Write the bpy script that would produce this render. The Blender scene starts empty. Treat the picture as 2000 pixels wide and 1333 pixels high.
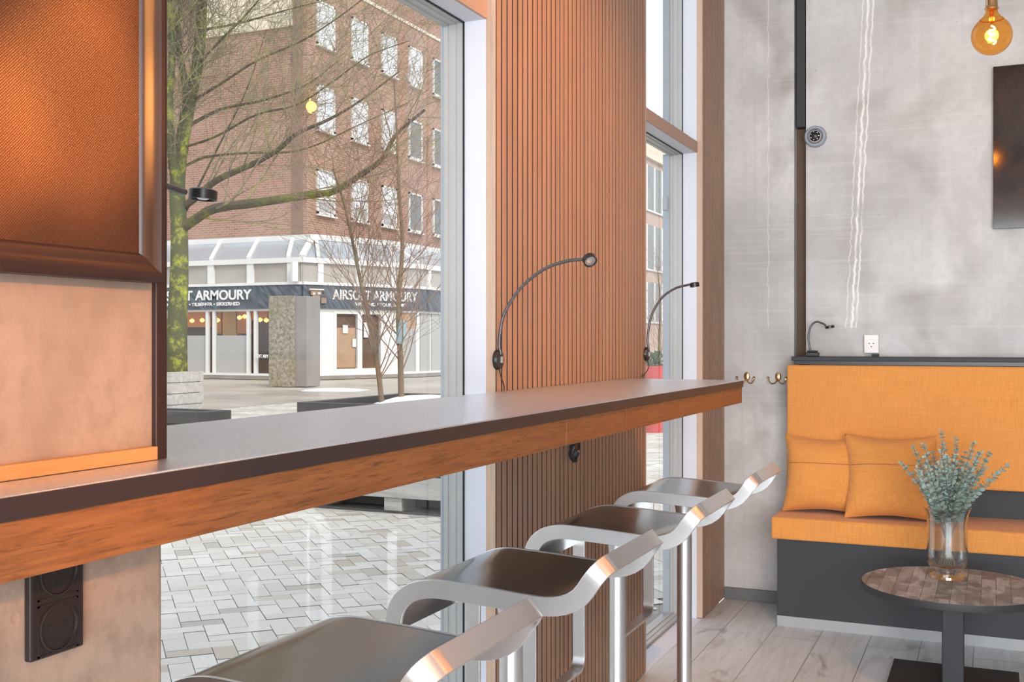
import bpy, math, random
from math import sin, cos, pi, atan, atan2, sqrt, radians
from mathutils import Vector, Matrix, noise
SC = bpy.context.scene
COL = SC.collection
# camera
F = 2120.0
TH = atan(940 / F); S_, C_ = sin(TH), cos(TH)
CX, H = 1.166, 1.22
cd = bpy.data.cameras.new('camera'); cam = bpy.data.objects.new('camera', cd); COL.objects.link(cam)
cd.sensor_width = 36; cd.lens = F / 2000 * 36; cd.clip_start = 0.02; cd.clip_end = 500
cam.location = (CX, 0, H); cam.rotation_euler = (pi / 2, 0, TH)
SC.camera = cam
# ---------------------------------------------------------------- world, sun, exposure
SC.view_settings.view_transform = 'Standard'; SC.view_settings.look = 'None'
SC.view_settings.gamma = 1; SC.view_settings.use_curve_mapping = False
SC.view_settings.exposure = 0.50
W = bpy.data.worlds.new('World'); SC.world = W; W.use_nodes = True
wn = W.node_tree.nodes; wl = W.node_tree.links
bg = wn['Background']; bg.inputs[1].default_value = 1.0
tc = wn.new('ShaderNodeTexCoord'); sx = wn.new('ShaderNodeSeparateXYZ'); wl.new(tc.outputs['Generated'], sx.inputs[0])
rp = wn.new('ShaderNodeValToRGB'); wl.new(sx.outputs[2], rp.inputs[0]); wl.new(rp.outputs[0], bg.inputs[0])
rp.color_ramp.elements[0].position = 0.0; rp.color_ramp.elements[0].color = (.80, .82, .86, 1)
rp.color_ramp.elements[1].position = 0.45; rp.color_ramp.elements[1].color = (.86, .91, 1.0, 1)
sd = bpy.data.lights.new('sun', 'SUN'); sun = bpy.data.objects.new('sun', sd); COL.objects.link(sun)
sd.energy = 2.0; sd.angle = radians(25); sd.color = (1, .94, .85)
sun.rotation_euler = (radians(48), 0, radians(60))

ld = bpy.data.lights.new('rear_fill_light', 'AREA'); ld.shape = 'RECTANGLE'; ld.size = 4.4; ld.size_y = 2.3; ld.energy = 380; ld.color = (.93, .97, 1.0)
rl = bpy.data.objects.new('rear_fill_light', ld); COL.objects.link(rl); rl.location = (2.4, -3.0, 1.35); rl.rotation_euler = (pi/2, 0, 0)  # added area light for cool fill from behind; no rear window is built
# ---------------------------------------------------------------- helpers
def at(px, py, t):
    u = (px - 1000) / F; v = (667 - py) / F
    return Vector((CX + t * (-S_ + u * C_), t * (C_ + u * S_), H + t * v))
def onx(px, X):
    u = (px - 1000) / F; t = (X - CX) / (-S_ + u * C_); return t * (C_ + u * S_)
def ony(px, Y):
    u = (px - 1000) / F; t = Y / (C_ + u * S_); return CX + t * (-S_ + u * C_)

class MB:
    def __init__(s): s.v = []; s.f = []; s.sm = []; s.c = []
    def add(s, vs, fs, smooth=False, M=None, col=None):
        o = len(s.v)
        s.v += [tuple(M @ Vector(p)) if M else tuple(p) for p in vs]
        for f in fs: s.f.append([i + o for i in f]); s.sm.append(smooth); s.c.append(col)
        return s
    def box(s, x0, x1, y0, y1, z0, z1, M=None, col=None):
        v = [(x0,y0,z0),(x1,y0,z0),(x1,y1,z0),(x0,y1,z0),(x0,y0,z1),(x1,y0,z1),(x1,y1,z1),(x0,y1,z1)]
        f = [(0,3,2,1),(4,5,6,7),(0,1,5,4),(1,2,6,5),(2,3,7,6),(3,0,4,7)]
        return s.add(v, f, False, M, col)
    def seg(s, a, b, z0, z1, d0, d1):           # upright wall piece along a->b, offsets d0..d1 to the left of it
        a = Vector(a); b = Vector(b); d = (b - a).normalized(); n = Vector((-d.y, d.x))
        q = [a + n * d0, b + n * d0, b + n * d1, a + n * d1]
        v = [(p.x, p.y, z0) for p in q] + [(p.x, p.y, z1) for p in q]
        return s.add(v, [(0,3,2,1),(4,5,6,7),(0,1,5,4),(1,2,6,5),(2,3,7,6),(3,0,4,7)])
    def bar(s, a, b, w, h, up=(0,0,1)):          # rectangular bar between 3D points
        a = Vector(a); b = Vector(b); d = (b - a).normalized(); x = d.cross(Vector(up)).normalized() * w / 2; y = x.cross(d).normalized() * h / 2
        v = [a-x-y, a+x-y, a+x+y, a-x+y, b-x-y, b+x-y, b+x+y, b-x+y]
        return s.add(v, [(0,3,2,1),(4,5,6,7),(0,1,5,4),(1,2,6,5),(2,3,7,6),(3,0,4,7)])
    def tube(s, pts, r, n=8, cap=True):
        pts = [Vector(p) for p in pts]; m = len(pts)
        if not isinstance(r, (list, tuple)): r = [r] * m
        vs = []; prev = None
        for i, p in enumerate(pts):
            d = (pts[min(i+1, m-1)] - pts[max(i-1, 0)]).normalized()
            if prev is None:
                x = d.orthogonal().normalized()
            else:
                x = (prev - d * prev.dot(d))
                x = x.normalized() if x.length > 1e-6 else d.orthogonal().normalized()
            prev = x; y = d.cross(x)
            for k in range(n):
                a = 2 * pi * k / n; vs.append(p + (x * cos(a) + y * sin(a)) * r[i])
        fs = [(i*n+k, i*n+(k+1) % n, (i+1)*n+(k+1) % n, (i+1)*n+k) for i in range(m-1) for k in range(n)]
        if cap: fs += [tuple(range(n-1, -1, -1)), tuple((m-1)*n+k for k in range(n))]
        return s.add(vs, fs, True)
    def lathe(s, prof, n=32, M=None):
        vs = [(r*cos(2*pi*k/n), r*sin(2*pi*k/n), z) for r, z in prof for k in range(n)]
        fs = [(i*n+k, i*n+(k+1) % n, (i+1)*n+(k+1) % n, (i+1)*n+k) for i in range(len(prof)-1) for k in range(n)]
        if prof[0][0] > 1e-5: fs.append(tuple(range(n-1, -1, -1)))
        if prof[-1][0] > 1e-5: fs.append(tuple((len(prof)-1)*n+k for k in range(n)))
        return s.add(vs, fs, True, M)
    def build(s, name, mat, parent=None, bevel=0, label=None, kind=None, autos=True):
        me = bpy.data.meshes.new(name); me.from_pydata(s.v, [], s.f)
        me.polygons.foreach_set('use_smooth', s.sm); me.materials.append(mat)
        if any(c is not None for c in s.c):
            at_ = me.attributes.new('shade', 'FLOAT', 'FACE')
            at_.data.foreach_set('value', [c if c is not None else .5 for c in s.c])
        me.validate(); me.update()
        if autos and any(s.sm): me.set_sharp_from_angle(angle=radians(40))
        o = bpy.data.objects.new(name, me); COL.objects.link(o)
        if parent: o.parent = parent
        if bevel:
            b = o.modifiers.new('bevel', 'BEVEL'); b.width = bevel; b.segments = 2; b.limit_method = 'ANGLE'
        if label: o['label'] = label
        if kind: o['kind'] = kind
        return o
def tag(o, label, cat, group=None, kind=None):
    o['label'] = label; o['category'] = cat
    if group: o['group'] = group
    if kind: o['kind'] = kind
    return o
def thing(name, label, cat, loc=(0,0,0), group=None):
    o = bpy.data.objects.new(name, None); COL.objects.link(o); o.location = loc; o.empty_display_size = .1
    return tag(o, label, cat, group)
def struct(o): o['kind'] = 'structure'; return o
def copy_tree(o, parent=None):
    c = o.copy(); COL.objects.link(c)
    if parent: c.parent = parent
    for ch in list(o.children): copy_tree(ch, c)
    return c
def T(x, y, z): return Matrix.Translation((x, y, z))
def axisM(loc, d):                                # lathe axis z -> direction d
    return Matrix.Translation(loc) @ Vector(d).to_track_quat('Z', 'Y').to_matrix().to_4x4()
def spline(pts, k=6):
    P = [Vector(p) for p in pts]; P = [2*P[0]-P[1]] + P + [2*P[-1]-P[-2]]; out = []
    for i in range(1, len(P)-2):
        for j in range(k):
            t = j / k; a, b, c, d = P[i-1:i+3]
            out.append(.5*((2*b)+(c-a)*t+(2*a-5*b+4*c-d)*t*t+(3*b-a-3*c+d)*t**3))
    out.append(P[-2]); return out
def text_mesh(name, txt, h, M, mat, parent, bold=.0, width=None, ext=.01):
    cu = bpy.data.curves.new(name, 'FONT'); cu.body = txt; cu.size = h / .70; cu.extrude = ext; cu.offset = bold
    o = bpy.data.objects.new(name, cu); COL.objects.link(o); bpy.context.view_layer.update()
    me = bpy.data.meshes.new_from_object(o.evaluated_get(bpy.context.evaluated_depsgraph_get()))
    COL.objects.unlink(o); bpy.data.objects.remove(o)
    xs = [v.co.x for v in me.vertices]; w = max(xs) - min(xs); x0 = min(xs); k = (width / w) if width else 1
    for v in me.vertices: v.co = M @ Vector(((v.co.x - x0) * k, v.co.y, v.co.z))
    me.materials.clear(); me.materials.append(mat)
    r = bpy.data.objects.new(name, me); COL.objects.link(r); r.parent = parent; return r

# ---------------------------------------------------------------- materials
class Mat:
    def __init__(s, name):
        s.m = bpy.data.materials.new(name); s.m.use_nodes = True
        s.n = s.m.node_tree.nodes; s.l = s.m.node_tree.links; s.b = s.n['Principled BSDF']; s.pos = None
    def P(s):
        if not s.pos: s.pos = s.n.new('ShaderNodeNewGeometry').outputs['Position']
        return s.pos
    def obj(s): return s.n.new('ShaderNodeTexCoord').outputs['Object']
    def mapping(s, vec, scale=(1,1,1), rot=(0,0,0), loc=(0,0,0)):
        m = s.n.new('ShaderNodeMapping'); s.l.new(vec, m.inputs[0])
        m.inputs['Scale'].default_value = scale; m.inputs['Rotation'].default_value = rot; m.inputs['Location'].default_value = loc
        return m.outputs[0]
    def noise(s, vec, sc, det=4, rough=.55, dist=0):
        n = s.n.new('ShaderNodeTexNoise'); s.l.new(vec, n.inputs['Vector'])
        n.inputs['Scale'].default_value = sc; n.inputs['Detail'].default_value = det; n.inputs['Roughness'].default_value = rough
        n.inputs['Distortion'].default_value = dist; return n.outputs['Fac']
    def ramp(s, fac, stops):
        r = s.n.new('ShaderNodeValToRGB'); s.l.new(fac, r.inputs[0]); e = r.color_ramp.elements
        while len(e) < len(stops): e.new(.5)
        for i, (p, c) in enumerate(stops):
            e[i].position = p; e[i].color = (c, c, c, 1) if isinstance(c, (int, float)) else (*c, 1)
        return r.outputs[0]
    def mix(s, a, b, fac, mode='MIX'):
        m = s.n.new('ShaderNodeMix'); m.data_type = 'RGBA'; m.blend_type = mode
        for sock, v in ((m.inputs[0], fac), (m.inputs[6], a), (m.inputs[7], b)):
            if hasattr(v, 'links'): s.l.new(v, sock)
            elif isinstance(v, (int, float)): sock.default_value = v if sock == m.inputs[0] else (v, v, v, 1)
            else: sock.default_value = (*v, 1)
        return m.outputs[2]
    def math(s, op, a, b=0, c=0):
        m = s.n.new('ShaderNodeMath'); m.operation = op
        for i, v in enumerate((a, b, c)):
            if hasattr(v, 'links'): s.l.new(v, m.inputs[i])
            else: m.inputs[i].default_value = v
        return m.outputs[0]
    def xyz(s, vec):
        x = s.n.new('ShaderNodeSeparateXYZ'); s.l.new(vec, x.inputs[0]); return x.outputs
    def comb(s, x, y, z=0):
        c = s.n.new('ShaderNodeCombineXYZ')
        for i, v in enumerate((x, y, z)):
            if hasattr(v, 'links'): s.l.new(v, c.inputs[i])
            else: c.inputs[i].default_value = v
        return c.outputs[0]
    def brick(s, vec, w, h, mortar, c1, c2, cm, off=.5, bias=0):
        b = s.n.new('ShaderNodeTexBrick'); s.l.new(vec, b.inputs['Vector'])
        b.inputs['Color1'].default_value = (*c1, 1); b.inputs['Color2'].default_value = (*c2, 1); b.inputs['Mortar'].default_value = (*cm, 1)
        b.inputs['Scale'].default_value = 1; b.inputs['Mortar Size'].default_value = mortar; b.inputs['Brick Width'].default_value = w
        b.inputs['Row Height'].default_value = h; b.inputs['Mortar Smooth'].default_value = .1; b.offset = off; b.inputs['Bias'].default_value = bias
        return b
    def col(s, v):
        if hasattr(v, 'links'): s.l.new(v, s.b.inputs['Base Color'])
        else: s.b.inputs['Base Color'].default_value = (*v, 1)
        return s
    def set(s, rough=None, metal=None, spec=None, coat=None, sheen=None):
        if rough is not None:
            if hasattr(rough, 'links'): s.l.new(rough, s.b.inputs['Roughness'])
            else: s.b.inputs['Roughness'].default_value = rough
        if metal is not None: s.b.inputs['Metallic'].default_value = metal
        if spec is not None: s.b.inputs['Specular IOR Level'].default_value = spec
        if coat is not None: s.b.inputs['Coat Weight'].default_value = coat
        if sheen is not None: s.b.inputs['Sheen Weight'].default_value = sheen
        return s
    def bump(s, h, st=.3, d=.01):
        b = s.n.new('ShaderNodeBump'); s.l.new(h, b.inputs['Height']); b.inputs['Strength'].default_value = st
        b.inputs['Distance'].default_value = d; s.l.new(b.outputs[0], s.b.inputs['Normal']); return s
def flat(name, c, rough=.5, metal=0, var=.12, sc=9, **k):
    m = Mat(name); n = m.noise(m.P(), sc); m.col(m.mix(tuple(x*(1-var) for x in c), tuple(min(1, x*(1+var)) for x in c), n)); m.set(rough, metal, **k); return m.m
def thin_glass(name, tint=(.97,.98,.98), rough=.0, ior=1.5, gain=1.0):
    m = Mat(name); m.n.remove(m.b)
    t = m.n.new('ShaderNodeBsdfTransparent'); t.inputs[0].default_value = (*tint, 1)
    g = m.n.new('ShaderNodeBsdfGlossy'); g.inputs['Roughness'].default_value = rough
    fr = m.n.new('ShaderNodeLayerWeight'); fr.inputs[0].default_value = .5
    fz = m.math('MULTIPLY_ADD', m.math('POWER', fr.outputs['Facing'], 4.0), .55*gain, .045*gain)
    x = m.n.new('ShaderNodeMixShader'); m.l.new(fz, x.inputs[0])
    m.l.new(t.outputs[0], x.inputs[1]); m.l.new(g.outputs[0], x.inputs[2]); m.l.new(x.outputs[0], m.n['Material Output'].inputs[0])
    return m.m
def concrete(name, base, drips=False, spots=1.0, streak=.5, grit=.35):
    m = Mat(name); p = m.P(); big = m.noise(p, 1.3, 5, .6, .3); fine = m.noise(p, 34, 5, .6)
    c = m.mix(tuple(v*.80 for v in base), tuple(min(1, v*1.18) for v in base), m.ramp(big, [(.32, 0), (.66, 1)]))
    blot = m.noise(m.mapping(p, (1, 1, .8)), 2.7, 3, .5, .6)
    c = m.mix(c, tuple(v*k for v, k in zip(base, (.60, .56, .53))), m.math('MULTIPLY', m.ramp(blot, [(.5, 0), (.72, 1)]), .85))
    st = m.noise(m.mapping(p, (26, 26, .5)), 1, 3, .6)
    c = m.mix(c, tuple(v*.72 for v in base), m.math('MULTIPLY', m.ramp(st, [(.48, 0), (.72, 1)]), streak))
    hz = m.noise(m.mapping(p, (1.2, 1.2, 70)), 1, 3, .7)
    c = m.mix(c, tuple(min(1, v*1.25) for v in base), m.math('MULTIPLY', m.ramp(hz, [(.5, 0), (.75, 1)]), .3))
    c = m.mix(c, tuple(v*.8 for v in base), m.math('MULTIPLY', m.ramp(fine, [(.45, 0), (.7, 1)]), grit))
    vo = m.n.new('ShaderNodeTexVoronoi'); m.l.new(m.mapping(p, (1, 1, 1)), vo.inputs['Vector']); vo.inputs['Scale'].default_value = 17
    pit = m.ramp(vo.outputs['Distance'], [(.05, 1), (.10, 0)])
    gate = m.ramp(m.noise(p, 6.3, 2), [(.5, 0), (.6, 1)])
    c = m.mix(c, tuple(v*.42 for v in base), m.math('MULTIPLY', m.math('MULTIPLY', pit, gate), .6*spots))
    if drips:
        X, Y, Z = m.xyz(p)
        for x0, k, w, a in ((.650, .048, .0028, .85), (.672, .050, .002, .8), (.628, .050, .0015, .55), (.205, .0, .0016, .35)):
            n1 = m.math('MULTIPLY', m.math('SUBTRACT', m.noise(m.comb(x0*40, 0, Z), 16, 3), .5), .028)
            cx = m.math('ADD', m.math('MULTIPLY', m.math('SUBTRACT', Z, 2.77), k), m.math('ADD', n1, x0))
            d = m.math('ABSOLUTE', m.math('SUBTRACT', X, cx))
            line = m.ramp(d, [(w*.5, a), (w*2.2, 0)])
            line = m.math('MULTIPLY', line, m.ramp(m.noise(m.comb(3, x0*9, Z), 7, 2), [(.33, .25), (.5, 1)]))
            line = m.math('MULTIPLY', line, m.math('GREATER_THAN', Z, 1.28))
            c = m.mix(c, tuple(min(1, v*1.75) for v in base), line)
    m.col(c).set(.75, spec=.3); m.bump(m.math('ADD', fine, m.math('MULTIPLY', pit, -.5)), .25, .004); return m.m
def wood(name, c1, c2, axis='y', rough=.45, sc=1.0, contrast=1.0):
    m = Mat(name); p = m.P()
    s = {'x': (2.2, 38, 38), 'y': (38, 2.2, 38), 'z': (38, 38, 2.2)}[axis]
    w = m.noise(m.mapping(p, tuple(v*sc for v in s)), 1, 4, .6, 1.2); g = m.noise(m.mapping(p, tuple(v*sc*3.2 for v in s)), 1, 3, .7, .5)
    c = m.mix(c1, c2, m.ramp(w, [(.3, 0), (.7, 1)])); c = m.mix(c, tuple(v*.45 for v in c1), m.math('MULTIPLY', m.ramp(g, [(.52, 0), (.72, 1)]), .6*contrast))
    m.col(c).set(rough, spec=.4); m.bump(g, .15, .001); return m.m
def fabric(name, c):
    m = Mat(name); p = m.P()
    a = m.noise(m.mapping(p, (12, 12, 420)), 1, 2, .5); b = m.noise(m.mapping(p, (420, 420, 12)), 1, 2, .5); d = m.noise(p, 2.5, 3)
    cc = m.mix(tuple(v*.86 for v in c), tuple(min(1, v*1.16) for v in c), m.ramp(a, [(.3, 0), (.7, 1)]))
    cc = m.mix(cc, tuple(v*k for v, k in zip(c, (.74, .62, .45))), m.math('MULTIPLY', m.ramp(b, [(.46, 0), (.68, 1)]), .85))
    cc = m.mix(cc, tuple(v*.92 for v in c), d)
    m.col(cc).set(.85, spec=.15, sheen=.15); m.bump(m.math('ADD', a, b), .3, .0015); return m.m
def facade_brick():
    m = Mat('red_brick'); X, Y, Z = m.xyz(m.P())
    b = m.brick(m.comb(m.math('ADD', X, Y), Z), .26, .085, .012, (.30, .135, .095), (.41, .21, .155), (.42, .34, .28), bias=-.1)
    n = m.noise(m.P(), .55, 4); c = m.mix(b.outputs[0], (.52, .38, .29), m.math('MULTIPLY', m.ramp(n, [(.4, 0), (.7, 1)]), .35))
    m.col(c).set(.85, spec=.2); return m.m
M = {}
M['conc'] = concrete('grey_concrete', (.52, .525, .52), drips=True, spots=.5, streak=.28)
M['conc2'] = concrete('column_concrete', (.29, .20, .15), spots=1.4, streak=.15, grit=.9)
M['slat'] = wood('oak_slat', (.30, .18, .118), (.39, .24, .165), 'z', .5, .6, .4)
M['slatedge'] = wood('oak_edge', (.44, .32, .24), (.52, .39, .30), 'z', .55, .6, .4)
M['felt'] = flat('black_felt', (.012, .010, .010), .9)
M['apron'] = wood('stained_oak_edge', (.17, .058, .018), (.27, .100, .032), 'y', .45, 2.2, 1.4)
M['ledge'] = wood('oak_ledge', (.42, .19, .07), (.50, .24, .09), 'y', .5, .8, .5)
def counter_mat():
    m = Mat('dark_speckled_laminate'); p = m.P()
    n = m.noise(p, 260, 3, .7); b = m.noise(m.mapping(p, (60, 14, 60)), 1, 4)
    m.col(m.mix((.60, .67, .73), (.82, .89, .95), m.ramp(n, [(.4, 0), (.7, 1)])))
    m.set(.31, .9, spec=.8); m.b.inputs['IOR'].default_value = 1.8; m.bump(n, .10, .0002); return m.m
M['counter'] = counter_mat()
M['cedge'] = flat('dark_brown_edge', (.028, .016, .015), .42)
M['white'] = flat('white_paint', (.58, .62, .69), .55, var=.02)
M['alu'] = flat('grey_aluminium_frame', (.40, .42, .42), .42, var=.05, metal=.25)
M['alu2'] = flat('blue_grey_outer_frame', (.30, .36, .42), .5, var=.06)
M['gasket'] = flat('black_gasket', (.01, .011, .012), .6)
M['beige'] = flat('beige_brown_transom', (.42, .29, .22), .6, var=.04)
M['glass'] = thin_glass('window_glass', gain=1.0)
M['steel'] = flat('satin_steel', (.76, .77, .78), .30, 1.0, var=.03, sc=40)
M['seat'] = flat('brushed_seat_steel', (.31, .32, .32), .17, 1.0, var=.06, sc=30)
M['black'] = flat('black_plastic', (.012, .012, .013), .38)
M['blackw'] = flat('matt_black_board', (.022, .024, .028), .62, var=.2, sc=4)
M['bframe'] = flat('glossy_dark_brown_frame', (.028, .013, .010), .38, spec=.35)
M['orange'] = fabric('orange_woven_fabric', (.67, .285, .075))
M['plinth'] = flat('grey_plinth', (.30, .31, .32), .5)
M['skirt'] = flat('dark_grey_baseboard', (.13, .135, .14), .5)
M['brass'] = flat('polished_brass', (.75, .52, .26), .22, 1.0)
M['chrome'] = flat('chrome', (.75, .76, .78), .12, 1.0)
M['sockw'] = flat('white_plastic', (.78, .76, .73), .4, var=.02)
M['sockb'] = flat('dark_brown_plastic', (.020, .013, .012), .4, spec=.3)
M['hole'] = flat('dark_hole', (.004, .004, .004), .8)
M['vase'] = thin_glass('vase_glass', (.94, .95, .95), 0.0, 1.45, 2.6)
M['brickr'] = facade_brick()
M['shopw'] = flat('white_shop_frame', (.72, .72, .70), .5, var=.06, sc=2)
M['curtain'] = flat('window_reflecting_sky', (.97, .97, .98), .12, .9, var=.01)
M['dkpane'] = flat('dark_window_pane', (.16, .18, .17), .12, var=.5, sc=1.2)
M['grpane'] = flat('frosted_grey_pane', (.40, .40, .39), .35, var=.1, sc=.8)
M['slpane'] = flat('sloping_pane', (.34, .37, .40), .18, var=.2, sc=.5)
M['upane'] = flat('upper_pane_beige', (.40, .37, .33), .2, var=.25, sc=.7)
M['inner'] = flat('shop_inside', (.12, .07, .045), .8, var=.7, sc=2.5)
M['shoporange'] = flat('shop_orange_wall', (.75, .30, .06), .7, var=.25, sc=1.2)
M['yellow'] = flat('shop_yellow_column', (.80, .50, .14), .7)
def sign_mat():
    m = Mat('shop_sign_dark_blue'); X, Y, Z = m.xyz(m.P())
    w = m.noise(m.comb(m.math('MULTIPLY', m.math('ADD', m.math('ADD', X, Y), Z), 3.2), m.math('MULTIPLY', m.math('SUBTRACT', Z, X), .5), 0), 2.2, 3, .5)
    m.col(m.ramp(w, [(.35, (.04, .05, .065)), (.55, (.085, .105, .13)), (.7, (.15, .175, .20))])).set(.5); return m.m
M['sign'] = sign_mat()
M['letter'] = flat('white_letter', (.78, .78, .76), .6, var=.15, sc=5)
def pebble():
    m = Mat('pebble_dash_concrete'); p = m.P(); n = m.noise(p, 9, 5, .8); mo = m.noise(p, 1.6, 4, .7)
    c = m.mix((.14, .125, .095), (.46, .42, .34), m.ramp(n, [(.35, 0), (.62, 1)])); c = m.mix(c, (.20, .20, .05), m.math('MULTIPLY', m.ramp(mo, [(.48, 0), (.7, 1)]), .6))
    m.col(c).set(.9); m.bump(n, .6, .05); return m.m
M['pebble'] = pebble()
M['smoothc'] = flat('smooth_grey_concrete', (.27, .255, .24), .85, var=.35, sc=1.1)
def bark(name, green, brown, bias):
    m = Mat(name); p = m.P(); n = m.noise(p, 5.5, 5, .75); k = m.noise(p, 1.3, 3)
    c = m.mix(brown, green, m.ramp(m.math('ADD', m.math('MULTIPLY', n, .55), m.math('MULTIPLY', k, .45)), [(bias, 0), (bias+.12, 1)]))
    m.col(c).set(.9, spec=.15); m.bump(n, .6, .03); return m.m
M['moss'] = bark('mossy_bark', (.46, .48, .07), (.11, .115, .06), .515)
M['limb'] = bark('dark_mossy_limb', (.19, .20, .045), (.10, .085, .06), .5)
M['twig'] = bark('twig_bark', (.36, .33, .15), (.21, .18, .13), .46)
M['sapling'] = bark('sapling_bark', (.26, .23, .12), (.20, .145, .10), .5)
M['saptwig'] = flat('reddish_twigs', (.27, .17, .115), .8, var=.4, sc=6)
M['weather'] = wood('weathered_board', (.36, .35, .33), (.52, .51, .48), 'x', .85, .25, .8)
M['dkboard'] = flat('dark_wet_board', (.07, .066, .062), .6, var=.4, sc=8)
M['snow'] = flat('old_snow', (.86, .88, .92), .6, var=.05)
M['soil'] = flat('soil', (.07, .055, .04), .95, var=.4)
def paver():
    m = Mat('pale_paving_brick'); a = m.n.new('ShaderNodeAttribute'); a.attribute_name = 'shade'; p = m.P()
    c = m.ramp(a.outputs['Fac'], [(0, (.44, .43, .40)), (.07, (.50, .44, .35)), (.2, (.60, .58, .52)), (.75, (.66, .64, .585)), (1, (.71, .695, .65))])
    n = m.noise(p, 1.1, 5, .6); Y = m.xyz(p)
    far = m.math('ADD', m.math('MULTIPLY', m.math('SUBTRACT', 0, Y[0]), .05), m.math('MULTIPLY', Y[1], .06))
    c = m.mix(c, (.42, .37, .31), m.math('MULTIPLY', m.ramp(n, [(.42, 0), (.7, 1)]), m.ramp(far, [(.3, .12), (1.0, .85)])))
    f = m.noise(p, 45, 4, .7); c = m.mix(c, (.36, .35, .32), m.math('MULTIPLY', m.ramp(f, [(.5, 0), (.75, 1)]), .4))
    m.col(c).set(m.ramp(n, [(.3, .5), (.6, .75)]), spec=.45); return m.m
M['paver'] = paver()
def plaza():
    m = Mat('plaza_paving'); p = m.P()
    b = m.brick(m.mapping(p, rot=(0, 0, radians(45))), .2, .1, .006, (.40, .35, .29), (.34, .30, .245), (.27, .24, .20))
    n = m.noise(p, .35, 5, .6); c = m.mix(b.outputs[0], (.48, .44, .38), m.ramp(n, [(.35, 0), (.7, 1)]))
    m.col(c).set(m.ramp(n, [(.35, .25), (.6, .6)]), spec=.5); return m.m
M['plaza'] = plaza()
M['joint'] = flat('sand_joint', (.26, .245, .215), .9, sc=20)
def floor_mat():
    m = Mat('grey_plank_floor'); X, Y, Z = m.xyz(m.P())
    v = m.comb(Y, m.math('ADD', X, .075), 0)
    b = m.brick(v, 1.25, .195, .0022, (.50, .545, .575), (.57, .615, .645), (.22, .23, .235), .37)
    w = m.noise(m.mapping(m.P(), (20, 2.2, 1)), 1, 5, .65, 1.0); k = m.noise(m.mapping(m.P(), (7, 2.6, 1)), 1, 3, .5, 1.5)
    c = m.mix(b.outputs[0], (.36, .385, .40), m.math('MULTIPLY', m.ramp(w, [(.42, 0), (.7, 1)]), .7))
    c = m.mix(c, (.22, .215, .205), m.math('MULTIPLY', m.ramp(k, [(.60, 0), (.74, 1)]), .8))
    m.col(c).set(.42, spec=.4); m.bump(w, .1, .001); return m.m
M['floor'] = floor_mat()
def table_mat():
    m = Mat('reclaimed_wood_blocks'); X, Y, Z = m.xyz(m.P())
    b = m.brick(m.comb(Y, X, 0), .15, .047, .0012, (.17, .16, .155), (.47, .46, .45), (.07, .065, .06), .41)
    n = m.noise(m.mapping(m.P(), (60, 9, 1)), 1, 4, .7, .8); k = m.noise(m.P(), 14, 2)
    c = m.mix(b.outputs[0], (.22, .18, .16), m.math('MULTIPLY', m.ramp(n, [(.45, 0), (.7, 1)]), .7)); c = m.mix(c, (.55, .53, .52), m.math('MULTIPLY', m.ramp(k, [(.5, 0), (.7, 1)]), .5))
    k2 = m.noise(m.mapping(m.P(), (21, 7, 1)), 1, 0); c = m.mix(c, (.13, .115, .105), m.math('MULTIPLY', m.ramp(k2, [(.5, 0), (.56, 1)]), .5)); m.col(c).set(.6, spec=.2); return m.m
M['table'] = table_mat()
def screen_mat():
    m = Mat('dark_textured_panel'); X, Y, Z = m.xyz(m.P())
    w = m.math('MULTIPLY', m.math('SINE', m.math('MULTIPLY', Y, 2100)), m.math('SINE', m.math('MULTIPLY', Z, 2100)))
    m.col(m.mix((.042, .015, .007), (.072, .026, .012), m.math('GREATER_THAN', w, 0))); m.set(.42, 0, spec=.3); m.bump(w, .3, .0006); return m.m
M['screen'] = screen_mat()
def pic_mat():
    m = Mat('dark_glossy_picture'); n = m.noise(m.P(), 3, 6, .7, .5)
    m.col(m.ramp(n, [(.35, (.010, .006, .005)), (.6, (.05, .022, .014)), (.75, (.075, .03, .02))])); m.set(.10, spec=.35); return m.m
M['pic'] = pic_mat()
M['leaf'] = flat('eucalyptus_leaf', (.31, .40, .355), .55, var=.35, sc=60)
M['leafstem'] = flat('eucalyptus_stem', (.16, .15, .11), .6)
M['cream'] = flat('cream_trim_and_reflection', (.75, .66, .52), .7, var=.08, sc=1)
M['pinkcon'] = flat('pale_brick_band', (.48, .36, .29), .8, var=.15, sc=1)
M['red'] = flat('red_pot', (.50, .06, .05), .5)
M['green'] = flat('dark_green_leaves', (.06, .10, .04), .8, var=.4, sc=9)
M['bluetag'] = flat('blue_tie', (.35, .50, .56), .6)
M['ceil'] = flat('ceiling_grey', (.42, .40, .38), .8)
def emis(name, c, st):
    m = Mat(name); m.b.inputs['Base Color'].default_value = (*c, 1); m.b.inputs['Emission Color'].default_value = (*c, 1); m.b.inputs['Emission Strength'].default_value = st; return m.m
M['filament'] = emis('glowing_filament', (1, .72, .32), 40)
M['shoplamp'] = emis('lit_shop_lamp', (1, .42, .12), 2.2)
M['amber'] = thin_glass('amber_bulb_glass', (1.0, .66, .28), 0.0, 1.45, 1.0)

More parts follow.
